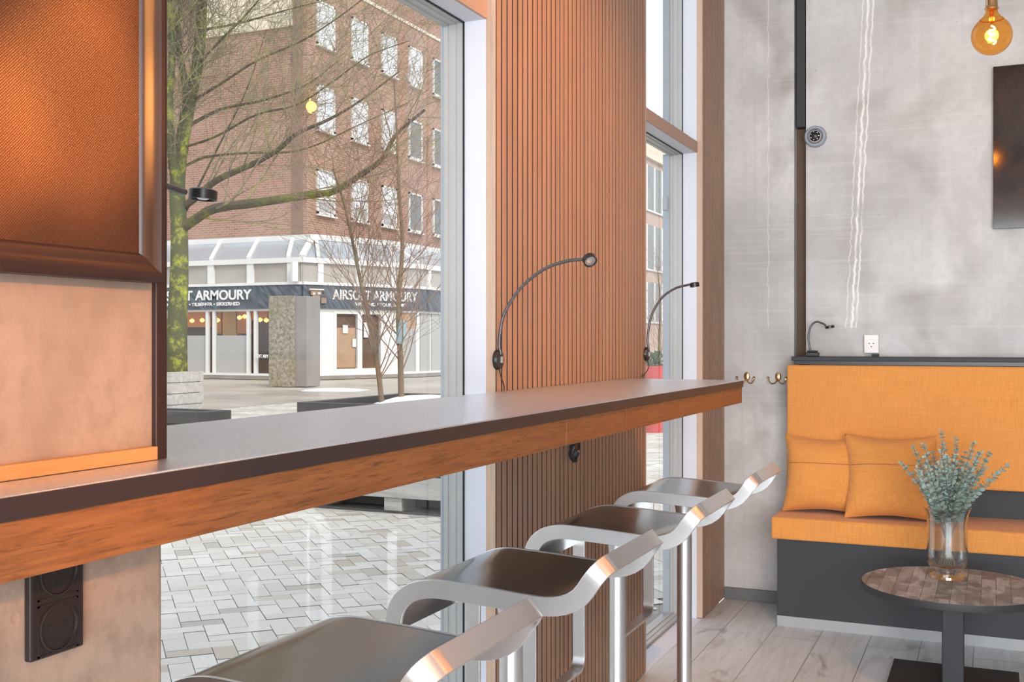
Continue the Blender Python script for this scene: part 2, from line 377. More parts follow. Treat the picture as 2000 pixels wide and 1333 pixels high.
# ================================================================ setting
FY0, FY1, FX1 = -3.2, 5.12, 4.8
struct(MB().box(0, FX1, FY0, FY1+.1, -.12, 0).build('floor', M['floor']))
struct(MB().box(-.2, FX1, FY0, FY1+.3, 3.3, 3.45).build('ceiling', M['ceil']))
struct(MB().box(4.8, 4.9, FY0, FY1, 0, 3.3).build('wall_right', flat('brown_grey_plaster', (.20, .165, .14), .8)))
struct(MB().box(.375, FX1, 5.135, 5.4, 0, 3.3).build('wall_back', M['conc']))
MB().box(-.16, .324, 5.12, 5.4, 0, 3.3).build('wall_back_pillar', M['conc'], bevel=.004, kind='structure')
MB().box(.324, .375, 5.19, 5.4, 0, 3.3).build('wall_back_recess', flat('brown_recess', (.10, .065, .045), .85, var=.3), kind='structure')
MB().box(0, .32, 5.105, 5.12, 0, .055).build('baseboard_back', M['skirt'], kind='structure', bevel=.002)
# left concrete column with dark corner strip and wooden ledge
colm = struct(MB().box(-.2, .322, FY0, .945, -.1, 3.3).build('wall_left', M['conc2'], bevel=.004))
MB().box(.322, .329, .928, .945, 1.09, 3.2).build('trim_1', M['bframe'], kind='structure', bevel=.001)
MB().box(.322, .333, -1, .926, 1.0905, 1.105).build('trim_2', M['ledge'], kind='structure', bevel=.001)
# structure behind the slat panels
MB().box(-.15, -.027, 2.546, 3.823, -.1, 3.3).build('wall_pier', M['white'], kind='structure')
MB().box(-.16, -.027, 4.713, 5.119, -.1, 3.3).build('wall_pier_corner', M['white'], kind='structure')

def window(name, y0, y1):
    w = bpy.data.objects.new(name, None); COL.objects.link(w); w['kind'] = 'structure'
    # white jambs, transom and sill
    MB().box(-.087, -.026, y1, y1+.022, 0, 3.3).build('jamb', M['white'], w)
    MB().box(-.087, -.026, y0-.022, y0, 0, 3.3).build('jamb', M['white'], w)
    MB().box(-.087, -.030, y0, y1, 2.048, 2.0965).build('transom', M['white'], w)
    MB().box(-.030, -.022, y0-.02, y1+.02, 2.0485, 2.096).build('transom_face', M['beige'], w, label='beige brown face of the window transom')
    MB().box(-.087, 0, y0-.02, y1+.02, -.12, .001).build('sill', M['white'], w)
    MB().box(-.19, -.087, y0-.02, y1+.02, -.12, .0).build('outer_sill', M['alu'], w)
    for z0, z1 in ((0, 2.048), (2.0965, 3.3)):
        g = MB()
        g.box(-.091, -.087, y1-.004, y1, z0, z1); g.box(-.091, -.087, y0, y0+.004, z0, z1)
        g.box(-.091, -.087, y0, y1, z1-.004, z1)
        g.build('gasket', M['gasket'], w)
        f = MB()
        for (xa, xb, d) in ((-.110, -.091, .002), (-.132, -.110, .0045), (-.146, -.132, .008)):
            f.box(xa, xb, y1-d, y1+.02, z0, z1); f.box(xa, xb, y0-.02, y0+d, z0, z1)
            f.box(xa, xb, y0, y1, z1-d, z1+.02 if z1 < 3 else z1); f.box(xa, xb, y0, y1, z0, z0+d*1.0+.010)
        f.build('window_frame', M['alu'], w)
        xo, do = (-.175, .014) if name == 'window_2' else (-.152, .010)
        o = MB(); o.box(xo, -.146, y1-do, y1+.02, z0, z1); o.box(xo, -.146, y0-.02, y0+do, z0, z1)
        o.build('outer_frame', M['alu2'], w)
        MB().add([(-.142, y0, z0), (-.142, y1, z0), (-.142, y1, z1), (-.142, y0, z1)], [(0, 1, 2, 3)]).build('pane', M['glass'], w)
    return w
window('window_1', .945, 2.523)
w2 = window('window_2', 3.846, 4.69)
lk = MB().box(-.172, -.150, 4.660, 4.674, 1.80, 1.86).build('lock', M['alu2'], w2)

# ================================================================ slat panels
def slat_panel(y0, y1, label):
    t = thing('slat_panel', label, 'wall panel', (0, (y0+y1)/2, 0))
    inv = T(0, -(y0+y1)/2, 0)
    fb_ = MB().box(-.026, -.012, y0+.004, y1-.004, .004, 3.29, inv)
    e = MB().box(-.026, 0, y0, y0+.004, .004, 3.29, inv); e.box(-.026, 0, y1-.004, y1, .004, 3.29, inv)
    e.build('side_edge', M['slatedge'], t, label='pale oak side edge')
    s = MB(); y = y0 + .011
    while y + .026 < y1 + .002:
        ye = min(y+.0262, y1-.004); fb_.box(-.012, -.0012, y+.0004, ye-.0002, .004, 3.29, inv)
        s.box(-.0012, 0, y, ye, .004, 3.29, inv); y += .0345
    fb_.build('black_backing', M['felt'], t)
    s.build('slats', M['slat'], t)
    return t
slat_panel(2.523, 3.846, 'wide oak slat wall panel between the big window and narrow window')
slat_panel(4.69, 5.119, 'narrow oak slat wall panel in the corner by the concrete wall')

# ================================================================ counter
ct = thing('counter', 'long dark stone-look bar counter with orange oak front under the windows', 'counter', (.2, 1.5, 1.09))
iv = T(-.2, -1.5, -1.09)
Zt = 1.09
# top follows the column (cut out around it)
v = [(.408, -2.5), (.408, 3.60), (.003, 3.60), (.003, .95), (.323, .95), (.323, -2.5)]
n = len(v)
def slab(poly, z0, z1, M_):
    b = MB(); n = len(poly)
    b.add([(x, y, z0) for x, y in poly] + [(x, y, z1) for x, y in poly],
          [tuple(range(n-1, -1, -1)), tuple(range(n, 2*n))] + [(i, (i+1) % n, n+(i+1) % n, n+i) for i in range(n)], False, M_)
    return b
slab(v, Zt-.012, Zt, iv).build('worktop', M['counter'], ct, bevel=.0015)
MB().box(.400, .4085, -2.5, 3.601, Zt-.0225, Zt-.0015, iv).box(.003, .4085, 3.592, 3.601, Zt-.0225, Zt-.0015, iv).build('dark_edge', M['cedge'], ct, bevel=.001, label='dark brown front edge strip')
ys = [-2.5, .30, 1.98, 2.36, 3.598]
for a, b in zip(ys[:-1], ys[1:]):
    MB().box(.386, .4045, a+.0004, b-.0004, Zt-.0745, Zt-.0225, iv).build('front_board', M['apron'], ct, bevel=.0008)
MB().box(.006, .386, 3.58, 3.598, Zt-.0745, Zt-.0225, iv).build('end_board', M['apron'], ct)
MB().box(.335, .386, -2.5, 3.58, Zt-.06, Zt-.012, iv).build('support_rail', M['cedge'], ct)

# ================================================================ bar stools
def make_stool(label):
    t = thing('bar_stool', label, 'bar stool', (0, 0, 0), 'steel bar stools at the counter')
    prof = [(-.180, .335), (-.181, .42), (-.181, .52), (-.181, .62), (-.180, .69), (-.174, .725), (-.157, .753), (-.128, .773), (-.085, .7835), (-.03, .7825),
            (.04, .779), (.10, .775), (.140, .7735), (.170, .778), (.194, .791), (.212, .816), (.229, .838), (.242, .850)]
    P = spline([(x, 0, z) for x, z in prof], 6); m = len(P)
    # arc length + normal (towards underside / inside)
    L = [0]
    for i in range(1, m): L.append(L[-1] + (P[i]-P[i-1]).length)
    tot = L[-1]
    def ev(s):
        s = max(0, min(tot, s)); i = 0
        while i < m-2 and L[i+1] < s: i += 1
        k = (s-L[i])/(L[i+1]-L[i]); p = P[i].lerp(P[i+1], k)
        d = (P[i+1]-P[i]).normalized(); d0 = (P[min(i+2, m-1)]-P[min(i+1, m-2)]).normalized(); d = d.lerp(d0, k).normalized() if i < m-2 else d
        return p, Vector((d.z, 0, -d.x))
    hw, rc, th, bw = .173, .038, .007, .034
    def ringpts(off, N=8):
        out = []; w = hw-off; r = rc-off; s0, s1 = off, tot-off
        ns = 60
        for i in range(ns+1): out.append((s0+r+(s1-s0-2*r)*i/ns, -w))
        for k in range(1, N): a = -pi/2+pi/2*k/N; out.append((s1-r+r*cos(a), -w+r+r*sin(a)))
        for i in range(7): out.append((s1, -w+r+(2*w-2*r)*i/6))
        for k in range(1, N): a = pi/2*k/N; out.append((s1-r+r*cos(a), w-r+r*sin(a)))
        for i in range(ns+1): out.append((s1-r-(s1-s0-2*r)*i/ns, w))
        for k in range(1, N): a = pi/2+pi/2*k/N; out.append((s0+r+r*cos(a), w-r+r*sin(a)))
        for i in range(7): out.append((s0, w-r-(2*w-2*r)*i/6))
        for k in range(1, N): a = pi+pi/2*k/N; out.append((s0+r+r*cos(a), -w+r+r*sin(a)))
        return out
    A, B = ringpts(0), ringpts(th); n = len(A); e = .0008
    vs = []
    for j in range(n):
        for (q, w) in ((A[j], 0), (A[j], bw), (B[j], bw), (B[j], 0)):
            p, nn = ev(q[0]); vs.append((p.x+nn.x*w, q[1], p.z+nn.z*w))
    fs = [(j*4+k, j*4+(k+1) % 4, ((j+1) % n)*4+(k+1) % 4, ((j+1) % n)*4+k) for j in range(n) for k in range(4)]
    MB().add(vs, fs, True).build('frame_band', M['steel'], t, bevel=.0009)
    # seat sheet
    s0, s1 = .335, tot-th*.9; ns, ny = 80, 10; vs = []
    for w in (.0012, .005):
        for i in range(ns+1):
            sq = s0+(s1-s0)*i/ns; p, nn = ev(sq); hv = hw-th
            if sq > tot-rc: hv = hw-rc+sqrt(max(0, (rc-th)**2-(sq-(tot-rc))**2))
            for j in range(ny+1): vs.append((p.x+nn.x*w, -hv+2*hv*j/ny, p.z+nn.z*w))
    K = (ns+1)*(ny+1); fs = []
    for i in range(ns):
        for j in range(ny):
            a = i*(ny+1)+j; fs += [(a, a+1, a+ny+2, a+ny+1), (K+a, K+a+ny+1, K+a+ny+2, K+a+1)]
    for j in range(ny):
        fs.append((j, K+j, K+j+1, j+1)); a = ns*(ny+1)+j; fs.append((a, a+1, K+a+1, K+a))
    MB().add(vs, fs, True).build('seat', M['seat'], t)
    MB().lathe([(.0225, .03), (.0225, .71)], 32).build('pole', M['steel'], t)
    MB().lathe([(.0245, .69), (.028, .715), (.042, .762), (.06, .772), (.06, .7745)], 32).build('pole_mount', M['steel'], t)
    MB().lathe([(.20, 0), (.20, .006), (.197, .010), (.05, .016), (.027, .030), (.0226, .034)], 64).build('base', M['steel'], t)
    return t
s0 = make_stool('nearest steel bar stool, its base out of view below the counter')
spots = [(.31, 1.30, s0['label']), (.31, 1.925, 'second steel bar stool from the camera, in front of the window jamb'),
         (.31, 2.575, 'third steel bar stool, in front of the wide oak slat panel'),
         (.31, 3.22, 'farthest steel bar stool, by the narrow window near the concrete wall')]
s0['label'] = 'nearest steel bar stool, cut off by the bottom edge of the picture'
for i, (x, y, lb) in enumerate(spots):
    o = s0 if i == 0 else copy_tree(s0)
    o.location = (x, y, 0)
    if i: o['label'] = lb

# ================================================================ gooseneck lamps
def goose(label, base, bdir, path, head, hdir, rr=.0042, hr=.0172, hh=.016, disc=.026, cord=None, clamp=False):
    b = Vector(base); t = thing('gooseneck_lamp', label, 'reading lamp', base, 'black gooseneck reading lamps')
    inv = Matrix.Translation(-b)
    if clamp:
        MB().box(-.028, .028, -.02, .02, 0, .018).box(-.022, .022, -.016, .016, .018, .026).build('clamp', M['black'], t, bevel=.003)
    else:
        MB().lathe([(disc, 0), (disc, .006), (disc*.88, .011), (disc*.5, .0125), (.0001, .013)], 32, axisM((0,0,0), bdir)).build('wall_disc', M['black'], t)
        sw = axisM(Vector(bdir)*.013, bdir); MB().box(-.004, .004, -.008, .008, 0, .004, sw).build('switch', M['alu'], t)
    pts = [inv @ p for p in spline(path, 8)]
    q = []; 
    MB().tube(pts, rr, 10).build('gooseneck', M['cedge'] if False else M['neck'], t)
    hd = MB().lathe([(hr*.8, hh*.5), (hr, hh*.35), (hr, -hh*.5), (hr*.86, -hh*.5), (hr*.8, -hh*.3), (.0001, -hh*.3)], 32, axisM(inv @ Vector(head), -Vector(hdir))).build('lamp_head', M['black'], t)
    MB().lathe([(hr*.78, -hh*.36), (hr*.5, -hh*.34), (hr*.25, -hh*.5), (.0001, -hh*.52)], 24, axisM(inv @ Vector(head), -Vector(hdir))).build('lens', M['chrome'], hd)
    if cord: MB().tube([inv @ p for p in spline(cord, 6)], .0016, 6).build('cord', M['black'], t)
    return t
M['neck'] = flat('gooseneck_black_steel', (.10, .10, .105), .35, .6)
y2 = 2.532
goose('gooseneck lamp arched across the front of the wide oak slat panel', (0, y2, 1.172), (1, 0, 0),
      [(.012, y2, 1.185), (.008, y2, 1.22), (.022, y2, 1.29), (.068, y2, 1.355), (.13, y2, 1.40), (.19, y2, 1.419), (.238, y2, 1.423)],
      (.253, y2, 1.421), (.55, -.55, -.62), cord=[(.008, y2, 1.148), (.012, y2, 1.13), (.014, y2+.015, 1.105), (.012, y2+.02, 1.092)])
y3 = 3.838
goose('gooseneck lamp in front of the narrow window above the counter end', (0, y3, 1.172), (1, 0, 0),
      [(.012, y3, 1.19), (.008, y3, 1.23), (.022, y3, 1.31), (.06, y3, 1.375), (.11, y3, 1.410), (.165, y3, 1.424)],
      (.183, y3, 1.423), (.15, 0, -1), cord=[(.008, y3, 1.146), (.012, y3, 1.125), (.008, y3-.02, 1.105), (.004, y3-.06, 1.092)])
goose('gooseneck lamp sticking out behind the framed panel across the big window', (.16, .945, 1.24), (0, 1, 0),
      [(.16, .958, 1.26), (.16, .965, 1.33), (.165, 1.00, 1.40), (.172, 1.08, 1.424), (.165, 1.165, 1.422)],
      (.162, 1.205, 1.424), (-.05, -.05, -1), hr=.0195, hh=.015)
hb = Vector((.42, 5.03, 1.151))
goose('small clamped gooseneck lamp on the black shelf above the bench', hb, (0, 0, 1),
      [hb+Vector(p) for p in ((-.01, 0, .026), (-.018, 0, .08), (-.01, 0, .13), (.014, 0, .155), (.045, -.01, .148), (.06, -.015, .138))],
      hb+Vector((.078, -.02, .132)), (.15, .0, -1), rr=.0042, hr=.02, hh=.012, clamp=True)
# cable coil under the counter on the panel
cb = MB()
for k in range(5):
    a = .012 + .002*k; cb.tube([(.008+.003*k + .004*sin(j), 3.06+(a+.004)*cos(2*pi*j/20), .890+.034*sin(2*pi*j/20)) for j in range(20)] + [(.008, 3.06+a, .89)], .0022, 6)
cb.tube([(.01, 3.055, .92), (.012, 3.05, .95), (.05, 3.05, 1.0), (.08, 3.05, 1.074)], .0022, 6)
tag(cb.box(.004, .022, 3.045, 3.070, .895, .93).build('cable_coil', M['black']), 'black coiled cable hanging under the counter on the slat panel', 'cable')

# ================================================================ left framed panel and sockets
fr = thing('framed_panel', 'dark brown framed textured panel hanging on the concrete column', 'picture', (.323, .5, 1.28))
fi = T(-.323, -.5, -1.28) ; fx0, fx1 = .3235, .35
a0, a1, b0, b1 = .06, .9225, 1.283, 2.25; wd = .031
for nm, q in (('frame_rail', (a0, a1, b0, b0+wd)), ('frame_rail', (a0, a1, b1-wd, b1)), ('frame_stile', (a1-wd, a1, b0, b1)), ('frame_stile', (a0, a0+wd, b0, b1))):
    pr = [(0, .0), (.022, .0), (.0265, .004), (.0265, .010), (.023, .014), (.021, .019), (.019, .026), (.013, .031), (0, .031)]
    mb = MB()
    ya, yb, za, zb = q; horiz = nm == 'frame_rail'
    vs = []
    for (dx, dw) in pr:
        if horiz:
            lo = za < 1.5; zz = b0+dw if lo else b1-dw
            vs += [(fx0+dx, a0+dw, zz), (fx0+dx, a1-dw, zz)]
        else:
            right = yb == a1; yy = a1-dw if right else a0+dw
            vs += [(fx0+dx, yy, b0+dw), (fx0+dx, yy, b1-dw)]
    k = len(pr); fs = [(2*i, 2*((i+1) % k), 2*((i+1) % k)+1, 2*i+1) for i in range(k)]
    mb.add(vs, fs, True, fi); mb.build(nm, M['bframe'], fr)
MB().box(fx0, fx0+.014, a0+wd-.003, a1-wd+.003, b0+wd-.003, b1-wd+.003, fi).build('panel', M['screen'], fr)

def socket_plate(name, label, loc, rotz, w, h, nmod, mat, dark, depth=.008, group=None):
    t = thing(name, label, 'power socket', loc, group); t.rotation_euler = (0, 0, rotz)
    MB().box(-w/2, w/2, -depth, 0, 0, h).build('cover_plate', mat, t, bevel=.002)
    s = min(w*.78, .05); p0 = (h - nmod*(h/nmod))/2
    for k in range(nmod):
        zc = h/nmod*(k+.5)
        m_ = MB().lathe([(s*.47, -.001), (s*.47, .0016), (s*.44, .0022), (s*.42, -.003), (.0001, -.003)], 36, T(0, -depth, zc) @ Matrix.Rotation(pi/2, 4, 'X')).box(-s/2, s/2, -depth-.0008, -depth, zc-s/2, zc-s*.46).box(-s/2, s/2, -depth-.0008, -depth, zc+s*.46, zc+s/2).box(-s/2, -s*.46, -depth-.0008, -depth, zc-s/2, zc+s/2).box(s*.46, s/2, -depth-.0008, -depth, zc-s/2, zc+s/2)
        so = m_.build('socket_insert', mat, t)
        hl = MB()
        for hx, hz in ((-s*.19, s*.04), (s*.19, s*.04), (0, -s*.25)):
            hl.lathe([(s*.055, 0), (s*.055, .0006), (.0001, .0007)], 16, T(hx, -depth-.0002, zc+hz) @ Matrix.Rotation(pi/2, 4, 'X'))
        hl.build('pin_hole', dark, so)
    return t
socket_plate('wall_socket', 'dark brown double wall socket on the concrete column under the counter', (.3225, .789, .914), pi/2, .066, .108, 2, M['sockb'], M['hole'], .009)
socket_plate('bench_socket', 'white wall socket on the concrete wall above the bench', (.666, 5.134, 1.166), 0, .062, .082, 1, M['sockw'], M['hole'], .030)
bx = MB().box(.672, .70, 5.06, 5.10, 1.151, 1.162).build('cable_clip', M['blackw']); tag(bx, 'small dark grey clip lying on the shelf under the white socket', 'clip')

# ================================================================ conduit and round fitting
cn = thing('conduit', 'black vertical conduit in the groove of the concrete wall', 'conduit', (.35, 5.16, 1.9))
MB().box(-.018, .022, -.03, .025, .31, 1.395).build('duct', M['blackw'], cn, bevel=.002)
dl = at(1584, 262, 4.92); 
rf = thing('round_wall_fitting', 'round grey metal fitting on the concrete wall at the lower end of the conduit', 'wall fitting', (dl.x+.008, 5.135, dl.z))
Mx = Matrix.Rotation(pi/2, 4, 'X')
MB().lathe([(.050, 0), (.050, .012), (.047, .022), (.042, .028), (.038, .028), (.036, .020)], 40, Mx).build('housing', M['alu2'], rf)
MB().lathe([(.037, .012), (.036, .026), (.030, .032), (.027, .026)], 40, Mx).build('ring', M['steel'], rf)
MB().lathe([(.027, .018), (.024, .032), (.014, .040), (.0001, .042)], 32, Mx).build('dome', M['black'], rf)
dr = MB()
for k in range(7): dr.lathe([(.0022, .0), (.0022, .003), (.0001, .0035)], 8, Mx @ T(.018*cos(k*.9), .018*sin(k*.9), .034))
dr.build('sensor_dot', M['chrome'], rf)
tag(rf, rf['label'], 'wall fitting')

# ================================================================ coat hooks
def hook(x, label):
    t = thing('coat_hook', label, 'coat hook', (x, 5.119, 1.035), 'brass coat hooks on the concrete pillar')
    MB().lathe([(.014, 0), (.014, .003), (.011, .006), (.0001, .007)], 20, T(0, 0, .018) @ Mx @ Matrix.Scale(1.5, 4, (0, 1, 0))).build('back_plate', M['brass'], t)
    for s in (-1, 1):
        a = MB().tube(spline([(0, -.006, .005), (s*.012, -.016, -.010), (s*.028, -.026, -.012), (s*.038, -.03, .002), (s*.040, -.03, .012)], 5), .0032, 8).build('prong', M['brass'], t)
        MB().lathe([(.0001, -.005), (.004, -.004), (.006, 0), (.004, .004), (.0001, .005)], 12, T(s*.040, -.03, .016)).build('prong_ball', M['brass'], a)
    return t
hook(at(1458, 740, 5.1).x, 'brass double coat hook beside the end of the counter')
hook(at(1520, 740, 5.05).x, 'brass double coat hook beside the orange bench back')

# ================================================================ bench
def cushion(x0, x1, y0, y1, z0, z1, r, puff, M_, nx=24, nz=6):
    # rounded box with bevel and soft faces
    import bmesh
    bm = bmesh.new(); bmesh.ops.create_cube(bm, size=1)
    for v_ in bm.verts: v_.co = Vector((x0+(v_.co.x+.5)*(x1-x0), y0+(v_.co.y+.5)*(y1-y0), z0+(v_.co.z+.5)*(z1-z0)))
    bmesh.ops.bevel(bm, geom=bm.edges[:], offset=r, segments=4, profile=.6, affect='EDGES')
    me_v = [tuple(v_.co) for v_ in bm.verts]; me_f = [[v_.index for v_ in f.verts] for f in bm.faces]; bm.free()
    return MB().add(me_v, me_f, True, M_)
bn = thing('bench', 'long black bench with orange upholstered seat and back against the concrete wall', 'bench', (.32, 4.7, 0)); bi = T(-.32, -4.7, 0)
BX = 3.2
MB().box(.319, BX, 4.712, 5.118, .044, .372, bi).build('base', M['blackw'], bn, bevel=.002)
MB().box(.319, BX, 4.714, 5.118, 0, .044, bi).build('plinth', M['plinth'], bn)
MB().box(.345, BX, 5.04, 5.118, .372, 1.13, bi).build('back_board', M['blackw'], bn)
MB().box(.338, BX, 4.955, 5.132, 1.131, 1.150, bi).build('shelf', M['blackw'], bn, bevel=.002)
MB().box(.350, BX, 4.965, 5.04, 1.115, 1.131, bi).build('shelf_support', M['black'], bn)
cushion(.298, BX, 4.69, 5.10, .374, .468, .012, 0, bi).build('seat_cushion', M['orange'], bn, autos=False)
cushion(.318, BX, 4.955, 5.045, .595, 1.113, .012, 0, bi @ T(0, 0, 0)).build('back_cushion', M['orange'], bn, autos=False)

def pillow(x, y, z, w, h, rot, lean, label, seed):
    t = thing('cushion', label, 'cushion', (x, y, z), 'orange cushions on the bench'); t.rotation_euler = (lean, 0, rot)
    N = 28; b = MB(); vs = []; R = random.Random(seed)
    def pt(i, j, s):
        u = 2*i/N-1; v_ = 2*j/N-1
        e = (1-abs(u)**2.6)*(1-abs(v_)**2.6); th_ = .082*max(0, e)**.55
        pin = 1 - .10*(1-abs(v_)**1.5)*abs(u)**3; pin2 = 1 - .10*(1-abs(u)**1.5)*abs(v_)**3
        wr = .006*noise.noise(Vector((u*2.5+seed, v_*2.5, s)))*e + .004*noise.noise(Vector((u*7, v_*6+seed, s*2)))*(1-e*.5)*(1 if abs(u) < .98 and abs(v_) < .98 else 0)
        sag = -.008*max(0, v_)*(1-u*u)
        return (u*w/2*pin, s*(th_+wr) , (v_*pin2+1)*h/2+sag)
    for s in (-1, 1):
        for i in range(N+1):
            for j in range(N+1): vs.append(pt(i, j, s))
    K = (N+1)**2; fs = []
    for i in range(N):
        for j in range(N):
            a = i*(N+1)+j; fs += [(a, a+N+1, a+N+2, a+1), (K+a, K+a+1, K+a+N+2, K+a+N+1)]
    o = b.add(vs, fs, True).build('cover', M['orange'], t, autos=False)
    me = o.data
    sm = MB().tube([(pt(i, int(N*.62), -1)[0], pt(i, int(N*.62), -1)[1]-.0006, pt(i, int(N*.62), -1)[2]) for i in range(1, N)], .0016, 6)
    sm.build('seam', M['seam'], t)
    return t
M['seam'] = flat('dark_orange_seam', (.38, .14, .03), .8)
pillow(.497, 4.868, .470, .365, .345, radians(1), radians(-13), 'left orange cushion standing at the bench end', 1)
pillow(.775, 4.800, .470, .375, .365, radians(6), radians(-17), 'right orange cushion leaning in front of the other one', 5)

# ================================================================ coffee table, vase, eucalyptus
TX, TY, TZ = 1.036, 4.15, .357
tb = thing('side_table', 'low round pedestal table with reclaimed wood top in front of the bench', 'table', (TX, TY, 0))
MB().lathe([(.308, TZ-.0008), (.308, TZ), (.0001, TZ)], 96).build('top_surface', M['table'], tb)
MB().lathe([(.300, TZ-.026), (.311, TZ-.024), (.3125, TZ-.012), (.311, TZ-.0005), (.308, TZ-.0006)], 96).build('table_top', M['blackw'], tb)
MB().box(-.036, .036, -.036, .036, .012, TZ-.027).build('column', M['blackw'], tb, bevel=.004)
MB().box(-.12, .12, -.12, .12, TZ-.036, TZ-.026).build('mounting_plate', M['blackw'], tb)
MB().box(-.215, .215, -.215, .215, 0, .012).build('base_plate', M['blackw'], tb, bevel=.002)
VX, VY = at(1850, 1130, 3.95).x, at(1850, 1130, 3.95).y
outer = [(.0001, 0), (.060, 0), (.0635, .004), (.062, .012), (.050, .018), (.044, .024), (.050, .032), (.063, .045), (.070, .062), (.0715, .085), (.070, .14), (.0695, .20), (.072, .232), (.080, .252), (.0815, .256)]
inner = [(.079, .255), (.0695, .232), (.0675, .20), (.068, .14), (.069, .085), (.067, .064), (.060, .050), (.046, .042), (.0001, .040)]
tag(MB().lathe(outer + inner, 56).build('vase', M['vase']), 'clear glass footed vase standing on the low round table', 'vase').location = (VX, VY, TZ+.0003)
eu = thing('eucalyptus_bunch', 'bunch of grey-green eucalyptus stems in the glass vase', 'plant', (VX, VY, TZ+.045))
R = random.Random(7); st = MB(); lf = MB()
tips = [(1760,905),(1783,872),(1803,868),(1838,842),(1822,885),(1868,858),(1850,890),(1903,865),(1918,880),(1935,882),(1970,908),(1885,885),(1812,910),(1860,905),(1830,905),(1895,915),(1925,915),(1790,915),(1875,930),(1845,930),(1815,930),(1900,935),(1838,880),(1868,890),(1805,895),(1855,945),(1825,945),(1885,945),(1910,900),(1835,915)]
for k, (px, py) in enumerate(tips):
    tip = at(px, py, 3.95+R.uniform(-.13, .13)) - Vector((VX, VY, TZ+.045))
    a = R.uniform(0, 6.28); b0_ = Vector((.03*cos(a), .03*sin(a), .005)); neck = Vector((tip.x*.22+R.uniform(-.018, .018), tip.y*.22+R.uniform(-.02, .02), .19))
    if Vector(neck.xy).length > .055: neck.xy = neck.xy.normalized()*.055
    path = spline([b0_, b0_*.2+Vector((0, 0, .07)), neck, neck.lerp(tip, .5)+Vector((0, 0, .012)), tip], 10)
    st.tube(path, [.0018*(1-.6*i/len(path)) for i in range(len(path))], 5)
    Lc = 0; last = 0; flip = 0
    for i in range(1, len(path)):
        seg = path[i]-path[i-1]; Lc += seg.length
        if path[i].z < .165: last = Lc; continue
        while Lc - last > .0075:
            last += .0075; p = path[i-1].lerp(path[i], R.random()); d = seg.normalized(); flip += 1
            fr_ = i/len(path); sz = (.0265*(1-.55*max(0, fr_-.45)/.55))*R.uniform(.8, 1.15)
            x = d.orthogonal().normalized(); x.rotate(Matrix.Rotation(flip*pi/2+R.uniform(-.3, .3), 3, d))
            for s in (-1, 1):
                o_ = x*s; up = (o_*.8+d*R.uniform(.2, .7)).normalized(); side = d.cross(o_).normalized(); nn = up.cross(side)
                c_ = [p, p+up*sz*.35+side*sz*.42, p+up*sz*.8+side*sz*.40+nn*.0012, p+up*sz*1.08, p+up*sz*.8-side*sz*.40+nn*.0012, p+up*sz*.35-side*sz*.42]
                lf.add(c_, [(0, 1, 2, 3), (0, 3, 4, 5)], True)
st.build('stems', M['leafstem'], eu); lf.build('leaves', M['leaf'], eu, autos=False)

# ================================================================ pendant bulbs (the lamps of the room)
def bulb_parts(t, r=.0625):
    MB().lathe([(.020, r*1.35), (.022, r*1.40), (.020, r*1.46), (.0185, r*1.5), (.0185, r*2.0), (.012, r*2.12), (.004, r*2.2)], 32).build('socket', M['brass'], t)
    MB().tube([(0, 0, r*2.2), (0, 0, r*2.2+1.6)], .003, 8).build('cord', M['black'], t)
    prof = [(.0001, -r)] + [(r*cos(a), r*sin(a)) for a in [(-80+10*k)*pi/180 for k in range(15)]]
    prof += [(r*.60, r*.83), (r*.44, r*.98), (r*.33, r*1.12), (r*.29, r*1.24), (r*.28, r*1.36)]
    MB().lathe(prof, 40).build('bulb_glass', M['amber'], t)
    pts = [(.009*sin(k*.55)*(1-.2*k/30)+.004*cos(k*.2), .007*cos(k*.75), -r*.42+k*r*.9/30) for k in range(31)]
    MB().tube(pts, .0024, 6).build('filament', M['filament'], t)
    MB().tube([(0, 0, r*1.3), (0, 0, r*.5)], [.007, .003], 8).build('glass_stem', M['amber'], t)
def pendant(x, y, z, e, label):
    t = thing('pendant_lamp', label, 'lamp', (x, y, z), 'amber globe bulb pendants'); bulb_parts(t)
    ld = bpy.data.lights.new('bulb_light', 'POINT'); lo = bpy.data.objects.new('bulb_light', ld); COL.objects.link(lo); lo.parent = t
    ld.energy = e; ld.color = (1, .38, .09); ld.shadow_soft_size = .022
    return t
bp = at(1937, 70, 3.49)
pendant(bp.x, bp.y, bp.z, 2.2, 'amber glass globe bulb with brass socket hanging before the concrete wall')
pendant(1.80, 2.40, 1.98, 5, 'globe bulb pendant out of the picture above the tables, farther one')
pendant(1.80, 1.50, 1.98, 5, 'globe bulb pendant out of the picture above the tables, middle one')
pendant(1.70, .50, 1.98, 5, 'globe bulb pendant out of the picture nearest to the framed panel')
pendant(.80, 1.75, 2.25, 8, 'globe bulb pendant out of the picture above the bar stools')

def added_spot(loc, target, e, ang, label):  # unseen lamps added to warm the slats, column and framed panel
    t = thing('added_spot', label, 'added_spot', loc, 'added amber spots for warm light'); d = (Vector(target)-Vector(loc)).normalized()
    A = axisM((0, 0, 0), -d)
    MB().lathe([(.034, -.04), (.036, -.038), (.036, .075), (.030, .080), (.0001, .080)], 32, A).build('housing', M['black'], t)
    MB().lathe([(.0001, -.022), (.032, -.022), (.032, -.018), (.0001, -.018)], 24, A).build('lens', M['added_lens'], t)
    MB().tube([(0, 0, .04), (0, 0, 3.3-loc[2])], .007, 8).build('stem', M['black'], t)
    ld = bpy.data.lights.new('added_spot_light', 'SPOT'); lo = bpy.data.objects.new('added_spot_light', ld); COL.objects.link(lo); lo.parent = t
    ld.energy = e; ld.color = (1, .40, .10); ld.spot_size = radians(ang); ld.spot_blend = .8; ld.shadow_soft_size = .03
    lo.location = d*.045; lo.rotation_euler = (d).to_track_quat('-Z', 'Y').to_euler(); return t
